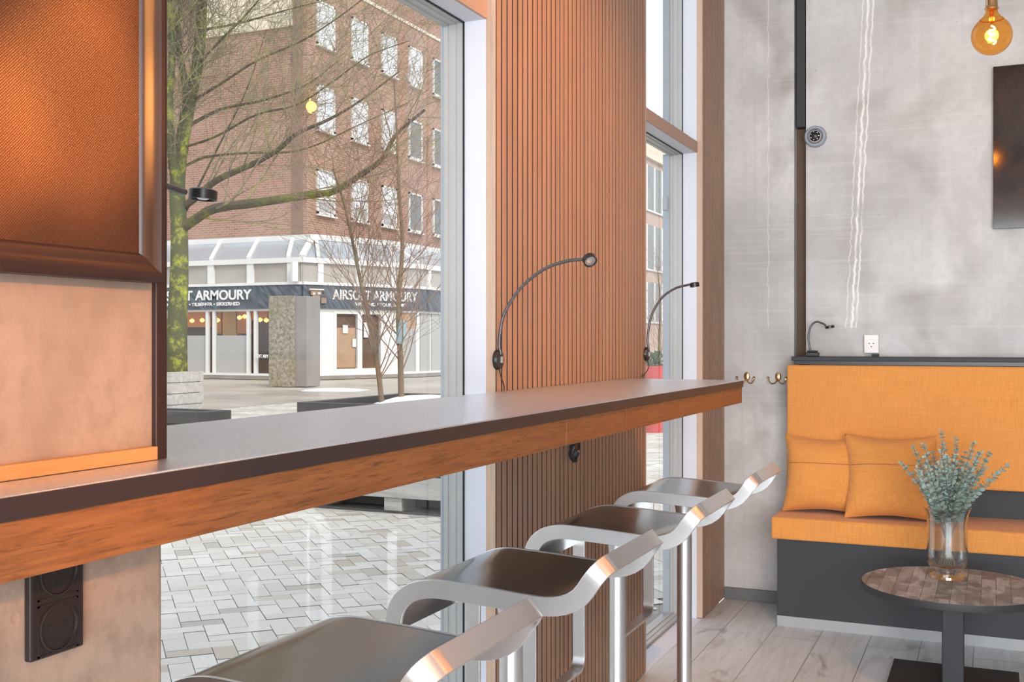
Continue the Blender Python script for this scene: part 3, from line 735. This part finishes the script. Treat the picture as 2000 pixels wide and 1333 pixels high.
M['added_lens'] = emis('added_spot_lens', (1, .42, .12), 3)
added_spot((1.25, 2.55, 3.0), (0, 3.1, 1.25), 130, 75, 'added amber spot out of the picture warming the wide slat panel')
added_spot((2.40, 1.10, 2.05), (.34, .812, 1.46), 620, 7.0, 'added amber spot out of the picture making the glow in the middle of the framed panel')  # three added narrow beams stand in for lamp reflections on the framed panel
added_spot((2.40, .95, 2.05), (.34, .835, 1.60), 380, 5.0, 'added amber spot out of the picture making the glow in the upper corner of the framed panel')
added_spot((2.40, .80, 2.05), (.34, .690, 1.41), 600, 5.5, 'added amber spot out of the picture making the glow on the left part of the framed panel')
added_spot((2.30, .55, 1.95), (.32, .79, 1.17), 130, 14, 'added amber spot out of the picture warming the concrete column')

# ================================================================ dark picture on the wall
px0 = at(1940, 300, 4.68).x
pc = MB().box(px0, px0+.9, 5.105, 5.134, 1.703, 2.40).build('dark_picture', M['pic'], bevel=.001)
tag(pc, 'dark glossy frameless picture hanging on the concrete wall', 'picture')

# ================================================================ outdoors
GZ = -.15
struct(MB().add([(-120, -60, GZ-.02), (-.36, -60, GZ-.02), (-.36, 200, GZ-.02), (-120, 200, GZ-.02)], [(0, 1, 2, 3)]).build('plaza_ground', M['plaza']))
# herringbone pavers near the window, one surface
struct(MB().box(-13.2, -.36, .2, 22, GZ-.012, GZ-.008).build('paver_bed', M['joint']))
pv = MB(); Rr = random.Random(3); ca = cos(radians(45))
a_, g_ = .1, .0016
def brk(u, v_, du, dv):
    q = [(u+g_, v_+g_), (u+du-g_, v_+g_), (u+du-g_, v_+dv-g_), (u+g_, v_+dv-g_)]
    pts = [((x-y)*ca-.4, (x+y)*ca+0, GZ+tz) for (x, y), tz in zip(q, [Rr.uniform(-.0012, .0012)]*4)]
    cx = sum(p[0] for p in pts)/4; cy = sum(p[1] for p in pts)/4
    if -13 < cx < -.45 and .3 < cy < 21.8 and cy > -.95*cx*.55 - 1.0:
        r_ = Rr.random(); pv.add(pts, [(0, 1, 2, 3)], False, None, r_)
for i in range(-40, 260):
    for j in range(-140, 260):
        k = (i - j) % 4
        if k == 0: brk(i*a_, j*a_, 2*a_, a_)
        elif k == 3: brk(i*a_, j*a_, a_, 2*a_)
struct(pv.build('paving', M['paver']))

# ---- brick building
BXW, BY = -21.95, 33.5
bd = thing('brick_building', 'red brick corner building with rows of white-framed windows across the square', 'building', (BXW, BY, 0)); di = T(-BXW, -BY, 0)
MB().box(BXW-22, BXW, BY, BY+16, GZ, 21, di).build('wall', M['brickr'], bd)
MB().box(BXW-.1, BXW+.05, BY-.03, BY+16, 12.98+1.9, 13.1+1.9, di).build('string_course', M['cream'], bd)
MB().box(BXW-.62, BXW-.2, BY-.06, BY-.0, GZ, 21, di).build('corner_strip', flat('dark_corner_brick', (.26, .17, .13), .9, var=.3, sc=2), bd)
MB().box(BXW-4.6, BXW-.6, BY-.08, BY-.0, 12.9, 14.9, di).build('cream_reflection', M['cream'], bd)  # added cream slab standing in for interior lights reflected in the window glass
ycs = [onx(p, BXW) for p in (635, 701, 759, 810, 856.5, 897)]
wz = 1.20
rows = [(5.97, 7.66), (9.13, 10.83), (12.32, 14.0), (15.85, 17.4)]
dark = {(0, 3), (0, 4), (0, 5), (1, 4), (1, 5), (1, 3), (2, 4), (2, 5)}
for ri, (z0, z1) in enumerate(rows):
    for ci, yc in enumerate(ycs):
        f = MB(); y0, y1 = yc-wz/2, yc+wz/2; X = BXW
        for q in ((y0, y0+.09, z0, z1), (y1-.09, y1, z0, z1), (y0, y1, z0, z0+.10), (y0, y1, z1-.08, z1)): f.box(X-.05, X+.07, q[0], q[1], q[2], q[3], di)
        f.box(X, X+.14, y0-.04, y1+.04, z0-.06, z0, di)
        fo = f.build('window', M['shopw'], bd)
        d = (ri, ci) in dark
        MB().box(X, X+.03, y0+.09, y1-.09, z0+.1, z1-.08, di).build('pane', M['dkpane'] if d else M['curtain'], fo, label='dark window pane' if d else 'pane with a white blind')
        if ri == 0 and ci < 3: MB().box(X+.03, X+.04, y0+.09, y1-.09, z0+.1, z0+.55, di).build('pane_bottom', M['grpane'], fo)
# ---- glazed shop front
A0 = Vector((ony(250, 31.76), 31.76)); A1 = Vector((-20.96, 31.76)); B1 = Vector((-18.88, 36.3)); C1 = Vector((-18.7, 48))
sh = thing('shop_front', 'white glazed shop front with a dark sign band at the foot of the brick building', 'shop front', (A1.x, A1.y, 0)); si = T(-A1.x, -A1.y, 0)
def mbT(b): b.v = [tuple(si @ Vector(v_)) for v_ in b.v]; return b
def linepx(a, b, px):
    u = (px-1000)/F; dx, dy = -S_+u*C_, C_+u*S_; e = b-a; det = dx*(-e.y)+e.x*dy
    s = ((a.x-CX)*dy - a.y*dx)/(-(e.x*dy - e.y*dx)); return a+e*s
for nm, (a, b) in {'left': (A0, A1), 'middle': (A1, B1), 'right': (B1, C1)}.items():
    # +d is left of the direction a->b : into the building
    mbT(MB().seg(a, b, 2.37, 3.20, -.10, .12)).build('sign_board', M['sign'], sh)
    fr_ = MB()
    for z0, z1, d0, d1 in ((3.20, 3.30, -.14, .1), (3.98, 4.16, -.06, .1), (2.29, 2.37, -.03, .1), (-.02, .06, -.03, .1)): fr_.seg(a, b, z0, z1, d0, d1)
    mbT(fr_).build('rail', M['shopw'], sh)
    mbT(MB().seg(a, b, GZ, -.02, -.02, .3)).build('plinth', M['smoothc'], sh)
    mbT(MB().seg(a, b, 3.30, 3.98, .05, .09)).build('upper_pane', M['upane'], sh)
    d = (b-a).normalized(); nn = Vector((-d.y, d.x))
# top glass slope: set back polyline
TA0, TA1, TB1, TC1 = Vector((A0.x, 33.25)), Vector((-21.55, 33.3)), Vector((-20.3, 36.7)), Vector((-20.1, 48))
for (a, b, c, d_) in ((A0, A1, TA0, TA1), (A1, B1, TA1, TB1), (B1, C1, TB1, TC1)):
    vs = [(a.x, a.y, 4.12), (b.x, b.y, 4.12), (d_.x, d_.y, 4.96), (c.x, c.y, 4.96)]
    mbT(MB().add(vs + [(x, y, z-.03) for x, y, z in vs], [(0,1,2,3), (7,6,5,4), (0,4,5,1), (2,6,7,3)])).build('sloping_pane', M['slpane'], sh)
    mbT(MB().seg(c, d_, 4.92, 5.12, -.08, .1)).build('top_rail', M['shopw'], sh)
mbT(MB().add([(A0.x, 33.3, 5.05), (-21.55, 33.3, 5.05), (-20.3, 36.7, 5.05), (-20.1, 48, 5.05), (-22, 48, 5.05), (-22, 33.6, 5.05), (A0.x, 33.6, 5.05)], [tuple(range(7))])).build('roof', M['smoothc'], sh)
sl = MB()
for px_b, px_t in ((345, 360), (412, 432), (485, 505), (563, 572)):
    p = linepx(A0, A1, px_b); q = linepx(TA0, TA1, px_t); sl.bar((p.x, p.y, 4.19), (q.x, q.y, 5.03), .14, .10)
for px_b, px_t in ((622, 617), (705, 693), (772, 757)):
    p = linepx(A1, B1, px_b); q = linepx(TA1, TB1, px_t); sl.bar((p.x, p.y, 4.19), (q.x, q.y, 5.03), .12, .10)
for (p, q) in ((A1, TA1), (B1, TB1)): sl.bar((p.x, p.y, 4.19), (q.x, q.y, 5.03), .2, .12)
mbT(sl).build('roof_bars', M['shopw'], sh)
for px_ in (340, 412, 489, 568):
    p = linepx(A0, A1, px_); mbT(MB().seg(p-Vector((.14, 0)), p+Vector((.14, 0)), 3.3, 3.98, -.03, .1)).build('mullion', M['shopw'], sh)
for px_ in (576, 626, 700, 768):
    p = linepx(A1, B1, px_); d = (B1-A1).normalized()*.11; mbT(MB().seg(p-d, p+d, 3.3, 3.98, -.03, .1)).build('mullion', M['shopw'], sh)
for px_ in (838, 875):
    p = linepx(B1, C1, px_); d = (C1-B1).normalized()*.12; mbT(MB().seg(p-d, p+d, 3.3, 3.98, -.03, .1)).build('mullion', M['shopw'], sh)
# ground-floor left: tall windows with frosted lower halves, lit shop behind
for k, (pa, pb) in enumerate(((330, 405), (418, 485), (499, 560))):
    a, b = linepx(A0, A1, pa), linepx(A0, A1, pb)
    for pp in (a, b): mbT(MB().seg(pp-Vector((.06, 0)), pp+Vector((.06, 0)), .06, 2.29, -.03, .1)).build('mullion', M['shopw'], sh)
    if k < 2:
        mbT(MB().seg(a, b, .06, 1.42, .04, .07)).build('frosted_pane', M['grpane'], sh)
    mbT(MB().seg(a, b, .06 if k == 2 else 1.42, 2.29, .05, .055)).build('shop_pane', M['glass'], sh)
mbT(MB().seg(A0, A1, .0, 3.2, 1.55, 1.7)).build('inside_wall', M['inner'], sh)
for px_, w_, mt, z0, z1 in ((452, .33, 'yellow', 0, 2.6), (385, .7, 'shoporange', 1.75, 2.5), (340, .5, 'shoporange', 1.6, 2.5), (475, .25, 'shoporange', 1.5, 2.5), (510, .35, 'shoporange', 2.0, 2.5), (430, .12, 'shoporange', 1.5, 2.4)):
    x = ony(px_, 33.1); mbT(MB().box(x-w_, x+w_, 33.0, 33.3, z0, z1)).build('inside_display', M[mt], sh)
for px_ in (352, 375, 395, 425, 468, 478, 508, 520): 
    x = ony(px_, 32.7); mbT(MB().lathe([(.0001, -.09), (.09, -.03), (.09, .03), (.0001, .09)], 12, T(x, 32.7, 2.08+.1*sin(px_)))).build('shop_lamp', M['shoplamp'], sh)
# ground-floor middle: door
def panel(pa, pb, z0, z1, d0, d1, nm, mt, seg=(A1, B1)):
    a, b = linepx(*seg, pa), linepx(*seg, pb); return mbT(MB().seg(a, b, z0, z1, d0, d1)).build(nm, M[mt], sh)
panel(592, 654, .0, 2.3, .0, .1, 'white_panel', 'shopw'); panel(746, 778, .0, 2.3, .0, .1, 'white_panel', 'shopw')
panel(654, 746, 0, 2.3, .14, .16, 'inside_wall', 'inner')
panel(656, 699, .25, 2.2, .06, .10, 'door_glass', 'dkdoor') if 'dkdoor' in M else None
for pa, pb in ((652, 657), (698, 707), (743, 748)): panel(pa, pb, 0, 2.3, -.02, .12, 'door_post', 'shopw')
panel(654, 746, 0, .22, -.01, .12, 'door_rail', 'shopw'); panel(654, 746, 2.2, 2.3, -.01, .12, 'door_rail', 'shopw')
M['tanp'] = flat('tan_poster', (.42, .27, .17), .7, var=.4, sc=1.5)
panel(659, 697, .25, 1.7, .10, .13, 'door_display', 'tanp'); 
panel(671, 681, 1.5, 1.8, .05, .06, 'door_notice', 'shopw'); panel(712, 722, 1.35, 1.9, .05, .06, 'door_notice', 'shopw'); panel(690, 697, 1.0, 1.3, .05, .06, 'door_notice', 'shopw')
panel(778, 812, .06, 2.29, .05, .10, 'frosted_pane', 'grpane'); panel(783, 812, 1.7, 2.25, .04, .05, 'door_display', 'tanp')
panel(812, 818, 0, 2.3, -.02, .1, 'mullion', 'shopw')
a, b = B1, C1
for pa, pb in ((824, 842), (846, 868), (872, 900)): panel(pa, pb, .06, 2.29, .05, .1, 'frosted_pane', 'grpane', (B1, C1))
mbT(MB().seg(B1, C1, 0, 2.3, .10, .16)).build('white_panel', M['shopw'], sh)
# sign lettering
def sign_text(seg, pxa, pxb, txt, z, h, nm='sign_lettering', bold=.012):
    a, b = linepx(*seg, pxa), linepx(*seg, pxb); d = (b-a).normalized(); n_ = Vector((-d.y, d.x))
    Mx_ = Matrix(((d.x, 0, -n_.x, a.x-n_.x*.115), (d.y, 0, -n_.y, a.y-n_.y*.115), (0, 1, 0, z), (0, 0, 0, 1)))
    return text_mesh(nm, txt, h, si @ Mx_, M['letter'], sh, bold, (b-a).length)
sA, sB, sC = (A0, A1), (A1, B1), (B1, C1)
sign_text(sA, 296, 495, 'AIRSOFT ARMOURY', 2.72, .34); sign_text(sA, 300, 472, 'ALT I SOFT VÅBEN • TILBEHØR • SIKKERHED', 2.50, .12, bold=.004)
sign_text(sB, 646, 812, 'AIRSOFT ARMOURY', 2.72, .34); sign_text(sB, 690, 790, 'WE VEND / YOUR AMMO', 2.50, .12, bold=.004)
sign_text(sC, 864, 1010, 'AIRSOFT ARMOURY', 2.72, .34)
a = linepx(A0, A1, 500); sign_text(sA, 504, 527, 'SOFT ARM', 0.62, .12, bold=.004)
# emblem: soldier-like mask with cap beside the sign text
pe = linepx(A1, B1, 613); d = (B1-A1).normalized(); n_ = Vector((-d.y, d.x)); Me = si @ Matrix(((d.x, 0, -n_.x, pe.x-n_.x*.13), (d.y, 0, -n_.y, pe.y-n_.y*.13), (0, 1, 0, 2.55), (0, 0, 0, 1)))
M['emb'] = flat('brown_emblem', (.30, .20, .15), .6, var=.3, sc=5)
em = MB().box(-.22, .22, .28, .52, 0, .05, Me).box(-.32, .32, .44, .52, 0, .08, Me).box(-.16, .16, .08, .28, 0, .05, Me).box(.2, .42, .0, .2, 0, .04, Me)
eo = em.build('emblem', M['emb'], sh, bevel=.02, label='brown and white emblem on the sign')
MB().box(-.15, -.05, .3, .38, .05, .06, Me).box(.05, .15, .3, .38, .05, .06, Me).box(-.12, .12, .12, .16, .05, .06, Me).box(-.28, .28, .47, .50, .08, .09, Me).build('emblem_mark', M['letter'], eo)
# concrete pier before the shop
cp = thing('concrete_pier', 'pebble-dashed concrete pier standing in front of the shop corner', 'pillar', (-18.1, 27.3, GZ))
xl, xr, yf, yb = ony(527, 27.04), -17.5, 27.04, 27.75
ci_ = T(18.1, -27.3, -GZ)
MB().box(xl, xr-.42, yf-.05, yf+.02, GZ, 2.58, ci_).build('pebble_face', M['pebble'], cp)
MB().box(xl, xr, yf, yb, GZ, 2.56, ci_).build('core', M['smoothc'], cp, bevel=.02)

# ---- far building seen through the narrow window
fb = thing('far_building', 'pale office block with rows of tall windows far down the street', 'building', (-18, 60, 0)); fi_ = T(18, -60, 0)
MB().box(-30, -18, 56, 120, GZ, 13.2, fi_).build('wall', M['pinkcon'], fb)
MB().box(-30, -17.8, 56, 120, 12.3, 13.4, fi_).build('cornice', M['cream'], fb)
for z0, z1 in ((9.2, 11.9), (5.6, 8.3), (2.4, 4.8)):
    y = 58.0
    while y < 86:
        f = MB().box(-18, -17.9, y, y+.25, z0, z1, fi_).box(-18, -17.9, y, y+1.6, z0-.1, z0, fi_).build('window', M['shopw'], fb)
        MB().box(-18, -17.95, y+.25, y+1.6, z0, z1, fi_).build('pane', M['dkpane2'] if 'dkpane2' in M else M['dkpane'], f); y += 1.65
rc_ = at(1275, 845, 16.3)
rp_ = thing('flower_pot', 'tall red flower pot with dark green plant outside the narrow window', 'plant pot', (rc_.x, rc_.y, GZ))
MB().lathe([(.16, 0), (.19, .5), (.21, .95), (.21, 1.0), (.19, 1.0), (.18, .93), (.0001, .93)], 24).build('pot', M['red'], rp_)
R = random.Random(5); g = MB()
for k in range(160):
    a = R.uniform(0, 6.28); q = Vector((cos(a)*R.random()*.2, sin(a)*R.random()*.2, .93+R.random()*.25)); dd = Vector((R.uniform(-1, 1), R.uniform(-1, 1), R.uniform(0, 1))).normalized()*.07; sd_ = dd.orthogonal()*.3
    g.add([q, q+dd*.5+sd_, q+dd, q+dd*.5-sd_], [(0, 1, 2, 3)])
g.build('leaves', M['green'], rp_)
gb = at(1297, 740, 17.5)
tag(MB().box(gb.x-.35, gb.x+.35, gb.y, gb.y+.6, GZ, .72).build('utility_box', M['alu2'], bevel=.02), 'grey street cabinet beside the red flower pot outside', 'cabinet')

# ---- trees
def rot_any(d, ang, R):
    ax = d.orthogonal().normalized(); ax.rotate(Matrix.Rotation(R.uniform(0, 2*pi), 3, d)); v_ = d.copy(); v_.rotate(Matrix.Rotation(ang, 3, ax)); return v_
def twigs(mb, path, r0, r1, R, level, lens, counts, up=.25, frm=.25, ang=(.4, 1.0), nside=4, rmin=.004):
    if level >= len(lens): return
    m = len(path)
    for c in range(counts[level]):
        f = frm + (1-frm)*(c+R.random())/counts[level]; i = min(m-2, int(f*(m-1))); p = path[i].lerp(path[i+1], (f*(m-1)-i) % 1)
        d = (path[i+1]-path[i]).normalized(); nd = rot_any(d, R.uniform(*ang), R); nd = (nd+Vector((0, 0, up))).normalized()
        L_ = lens[level]*R.uniform(.55, 1.2)*(1.15-.5*f); pts = [p]; q = p.copy(); k = 6 if level == 0 else 4
        for s in range(k):
            nd = (nd+Vector((R.uniform(-.16, .16), R.uniform(-.16, .16), R.uniform(-.10, .17)))).normalized(); q = q+nd*L_/k; pts.append(q.copy())
        rr = max(rmin, (r0+(r1-r0)*f)*.5); re = max(rmin*.55, rr*.3)
        mb.tube(pts, [rr+(re-rr)*s/k for s in range(k+1)], nside if rr > rmin*1.5 else 3, cap=False)
        twigs(mb, pts, rr, re, R, level+1, lens, counts, up, .15, ang, 3, rmin)
def taper(path, r0, r1): m = len(path)-1; return [r0+(r1-r0)*i/m for i in range(m+1)]
R = random.Random(11)
tr = thing('mossy_tree', 'bare old tree with bright green mossy trunk in a wooden box outside', 'tree', at(345, 745, 21.8)); ti = Matrix.Translation(-tr.location)
def tt(b): b.v = [tuple(ti @ Vector(v_)) for v_ in b.v]; return b
trunk = spline([at(345, 742, 21.8), at(346, 640, 21.8), at(350, 540, 21.8), at(350, 450, 21.9), at(346, 370, 22), at(354, 290, 22), at(370, 200, 22), at(388, 110, 22), at(394, 20, 22), at(398, -90, 22)], 6)
tk = MB().tube(trunk, [.22-.13*(i/len(trunk))**.8 for i in range(len(trunk))], 14)
fork = spline([at(366, 225, 22), at(362, 170, 21.9), at(352, 110, 21.8), at(345, 20, 21.7), at(350, -80, 21.6)], 6)
tk.tube(fork, taper(fork, .09, .04), 10)
fork2 = spline([at(350, 390, 22), at(338, 320, 21.7), at(330, 220, 21.5), at(336, 110, 21.4), at(332, 0, 21.2)], 6)
tk.tube(fork2, taper(fork2, .11, .05), 10)
tt(tk).build('trunk', M['moss'], tr)
limbs = [([(350,450,21.9),(378,432,21.8),(420,408,21.5),(500,397,21.2),(600,382,20.9),(650,375,20.7),(700,346,20.5),(745,312,20.3),(775,262,20.2),(830,215,20)], .115, .028),
         ([(350,410,22),(385,385,21.9),(425,352,21.7),(500,318,21.4),(545,292,21.2),(580,262,21),(640,235,20.8),(700,200,20.6),(780,140,20.4)], .085, .014),
         ([(352,330,22),(400,308,22.2),(470,300,22.4),(560,298,22.5),(620,283,22.6),(700,245,22.6),(800,200,22.5)], .03, .009),
         ([(372,200,22),(430,165,21.8),(500,120,21.6),(590,80,21.4),(660,35,21.2),(720,-10,21)], .032, .010),
         ([(362,250,22),(430,215,22.3),(520,195,22.6),(600,165,22.8),(660,120,23)], .04, .012),
         ([(385,130,22),(430,80,21.7),(480,30,21.4),(530,-30,21.2)], .032, .012),
         ([(354,290,22),(420,268,21.6),(500,225,21.2),(580,205,20.9),(650,160,20.6),(720,110,20.4),(800,80,20.2)], .028, .009),
         ([(392,60,22),(470,45,22.4),(560,20,22.8),(640,0,23)], .028, .009),
         ([(350,440,21.9),(420,300,23),(480,180,24),(520,60,25)], .026, .010),
         ([(395,10,22),(420,-60,22),(470,-120,22)], .06, .02)]
lb_ = MB(); tw = MB()
for pts, r0, r1 in limbs:
    path = spline([at(*p) for p in pts], 5); lb_.tube(path, taper(path, r0, r1), 8)
    twigs(tw, path, r0*.45, r1*.8, R, 0, [2.6, 1.3, .6], [16, 7, 3], .15, .12, rmin=.0042)
tt(lb_).build('limbs', M['limb'], tr)
for pth in (trunk, fork, fork2): twigs(tw, pth, .035, .02, R, 0, [1.7, 1.0, .6], [40, 7, 3], .1, .40, (.6, 1.4), rmin=.0042)
tt(tw).build('twigs', M['twig'], tr)
# saplings in the near planter
def sapling(base, pts, r0, label, seed, tie=None):
    R = random.Random(seed); t = thing('sapling', label, 'tree', base, 'young bare trees in the planter'); inv = Matrix.Translation(-Vector(base))
    path = spline(pts, 6); b = MB().tube(path, taper(path, r0, .007), 10); b.v = [tuple(inv @ Vector(v_)) for v_ in b.v]; b.build('trunk', M['sapling'], t)
    w_ = MB(); twigs(w_, path, .012, .005, R, 0, [1.1, .55, .3], [40, 5, 2], .25, .10, (.5, 1.15), rmin=.0022)
    w_.v = [tuple(inv @ Vector(v_)) for v_ in w_.v]; w_.build('twigs', M['saptwig'], t)
    if tie: 
        b = MB().tube([inv @ Vector(p) for p in tie], .038, 10); b.build('tie', M['bluetag'], t)
    return t
b1, b2 = at(747, 800, 9.3), at(784, 800, 9.4)
sapling(b1, [b1, at(738, 720, 9.3), at(724, 640, 9.25), at(706, 560, 9.2), at(690, 480, 9.1), at(672, 400, 9.0), at(650, 330, 8.9)], .025, 'thin leaning young bare tree in the wooden planter, the left one', 2)
sapling(b2, [b2, at(782, 700, 9.4), at(778, 600, 9.4), at(786, 480, 9.5), at(780, 380, 9.5), at(776, 280, 9.6), at(770, 160, 9.6)], .029, 'straight young bare tree with a blue tie in the wooden planter', 9, tie=[at(781, 672, 9.37), at(783, 650, 9.37), at(788, 628, 9.37)])
s3 = at(1290, 788, 24)
sapling(s3, [s3, at(1288, 680, 24), at(1290, 600, 24), at(1284, 520, 24)], .05, 'small bare tree down the street seen through the narrow window', 4)
def planter(name, label, x0, x1, y0, y1, z1, rim, mt, feet=True, group='wooden tree planters'):
    t = thing(name, label, 'planter', ((x0+x1)/2, (y0+y1)/2, GZ), group); inv = T(-(x0+x1)/2, -(y0+y1)/2, -GZ)
    fz = GZ+.12 if feet else GZ+.0; n_ = max(2, int((z1-fz)/.17)); hh = (z1-fz)/n_
    for k in range(n_):
        b = MB().box(x0, x1, y0, y0+.04, fz+k*hh+.006, fz+(k+1)*hh-.006, inv).box(x0, x1, y1-.04, y1, fz+k*hh+.006, fz+(k+1)*hh-.006, inv)
        b.box(x0, x0+.04, y0+.04, y1-.04, fz+k*hh+.006, fz+(k+1)*hh-.006, inv).box(x1-.04, x1, y0+.04, y1-.04, fz+k*hh+.006, fz+(k+1)*hh-.006, inv)
        b.build('board_course', M[mt], t)
    MB().box(x0+.05, x1-.05, y0+.05, y1-.05, fz, z1-.06, inv).build('soil', M['soil'], t)
    if feet:
        for fx in (x0+.1, (x0+x1)/2, x1-.1): MB().box(fx-.08, fx+.08, y0+.02, y1-.02, GZ, fz, inv).build('foot', M['weather'], t)
        MB().box(x0+.0, x1, y0+.01, y0+.05, GZ, GZ+.02, inv).box(x0+.1, x1-.1, y0+.25, y0+.27, GZ+.02, fz, inv).build('pallet_skirt', M['dkboard'], t)
    if rim:
        r_ = MB().box(x0-.03, x1+.03, y0-.03, y0+.06, z1-.1, z1, inv).box(x0-.03, x1+.03, y1-.06, y1+.03, z1-.1, z1, inv).box(x0-.03, x0+.06, y0+.06, y1-.06, z1-.1, z1, inv).box(x1-.06, x1+.03, y0+.06, y1-.06, z1-.1, z1, inv)
        r_.build('rim', M['dkboard'], t)
    return t
planter('planter', 'weathered wooden planter with a dark rim holding the two young trees', -4.05, -2.35, 7.49, 9.2, .715, True, 'weather')
planter('planter', 'pale wooden planter box around the mossy tree trunk', at(312, 800, 21.8).x, at(374, 800, 21.8).x+.1, at(345, 800, 21.5).y-.35, at(345, 800, 21.5).y+.6, .62, False, 'weather')
planter('planter', 'dark wooden planter box close outside the big window by the column', -6.2, -4.82, 7.2, 7.48, .63, True, 'dkboard', False)
def snowpatch(c, rx, ry, h, label, seed, name='snow_patch'):
    n_ = 26; vs = [(c[0], c[1], c[2]+h)]; R = random.Random(seed)
    for ring, k in ((.55, .8), (1.0, 0)):
        for i in range(n_):
            a = 2*pi*i/n_; q = ring*(1+.22*noise.noise(Vector((cos(a)*1.7+seed, sin(a)*1.7, ring)))); vs.append((c[0]+rx*q*cos(a), c[1]+ry*q*sin(a), c[2]+h*k))
    fs = [(0, 1+i, 1+(i+1) % n_) for i in range(n_)] + [(1+i, 1+n_+i, 1+n_+(i+1) % n_, 1+(i+1) % n_) for i in range(n_)]
    return tag(MB().add(vs, fs, True).build(name, M['snow']), label, 'snow')
snowpatch((-3.3, 8.3, .656), .60, .6, .10, 'old snow lying in the planter with the two young trees', 3)
q = at(333, 801, 21.6); snowpatch((q.x+.05, q.y-.95, GZ-.015), .40, .3, .16, 'small heap of old snow beside the planter of the mossy tree', 8)
q = at(655, 762, 30.5); snowpatch((q.x, q.y, GZ-.015), 1.0, .9, .05, 'thin patch of old snow on the plaza in front of the shop', 5)
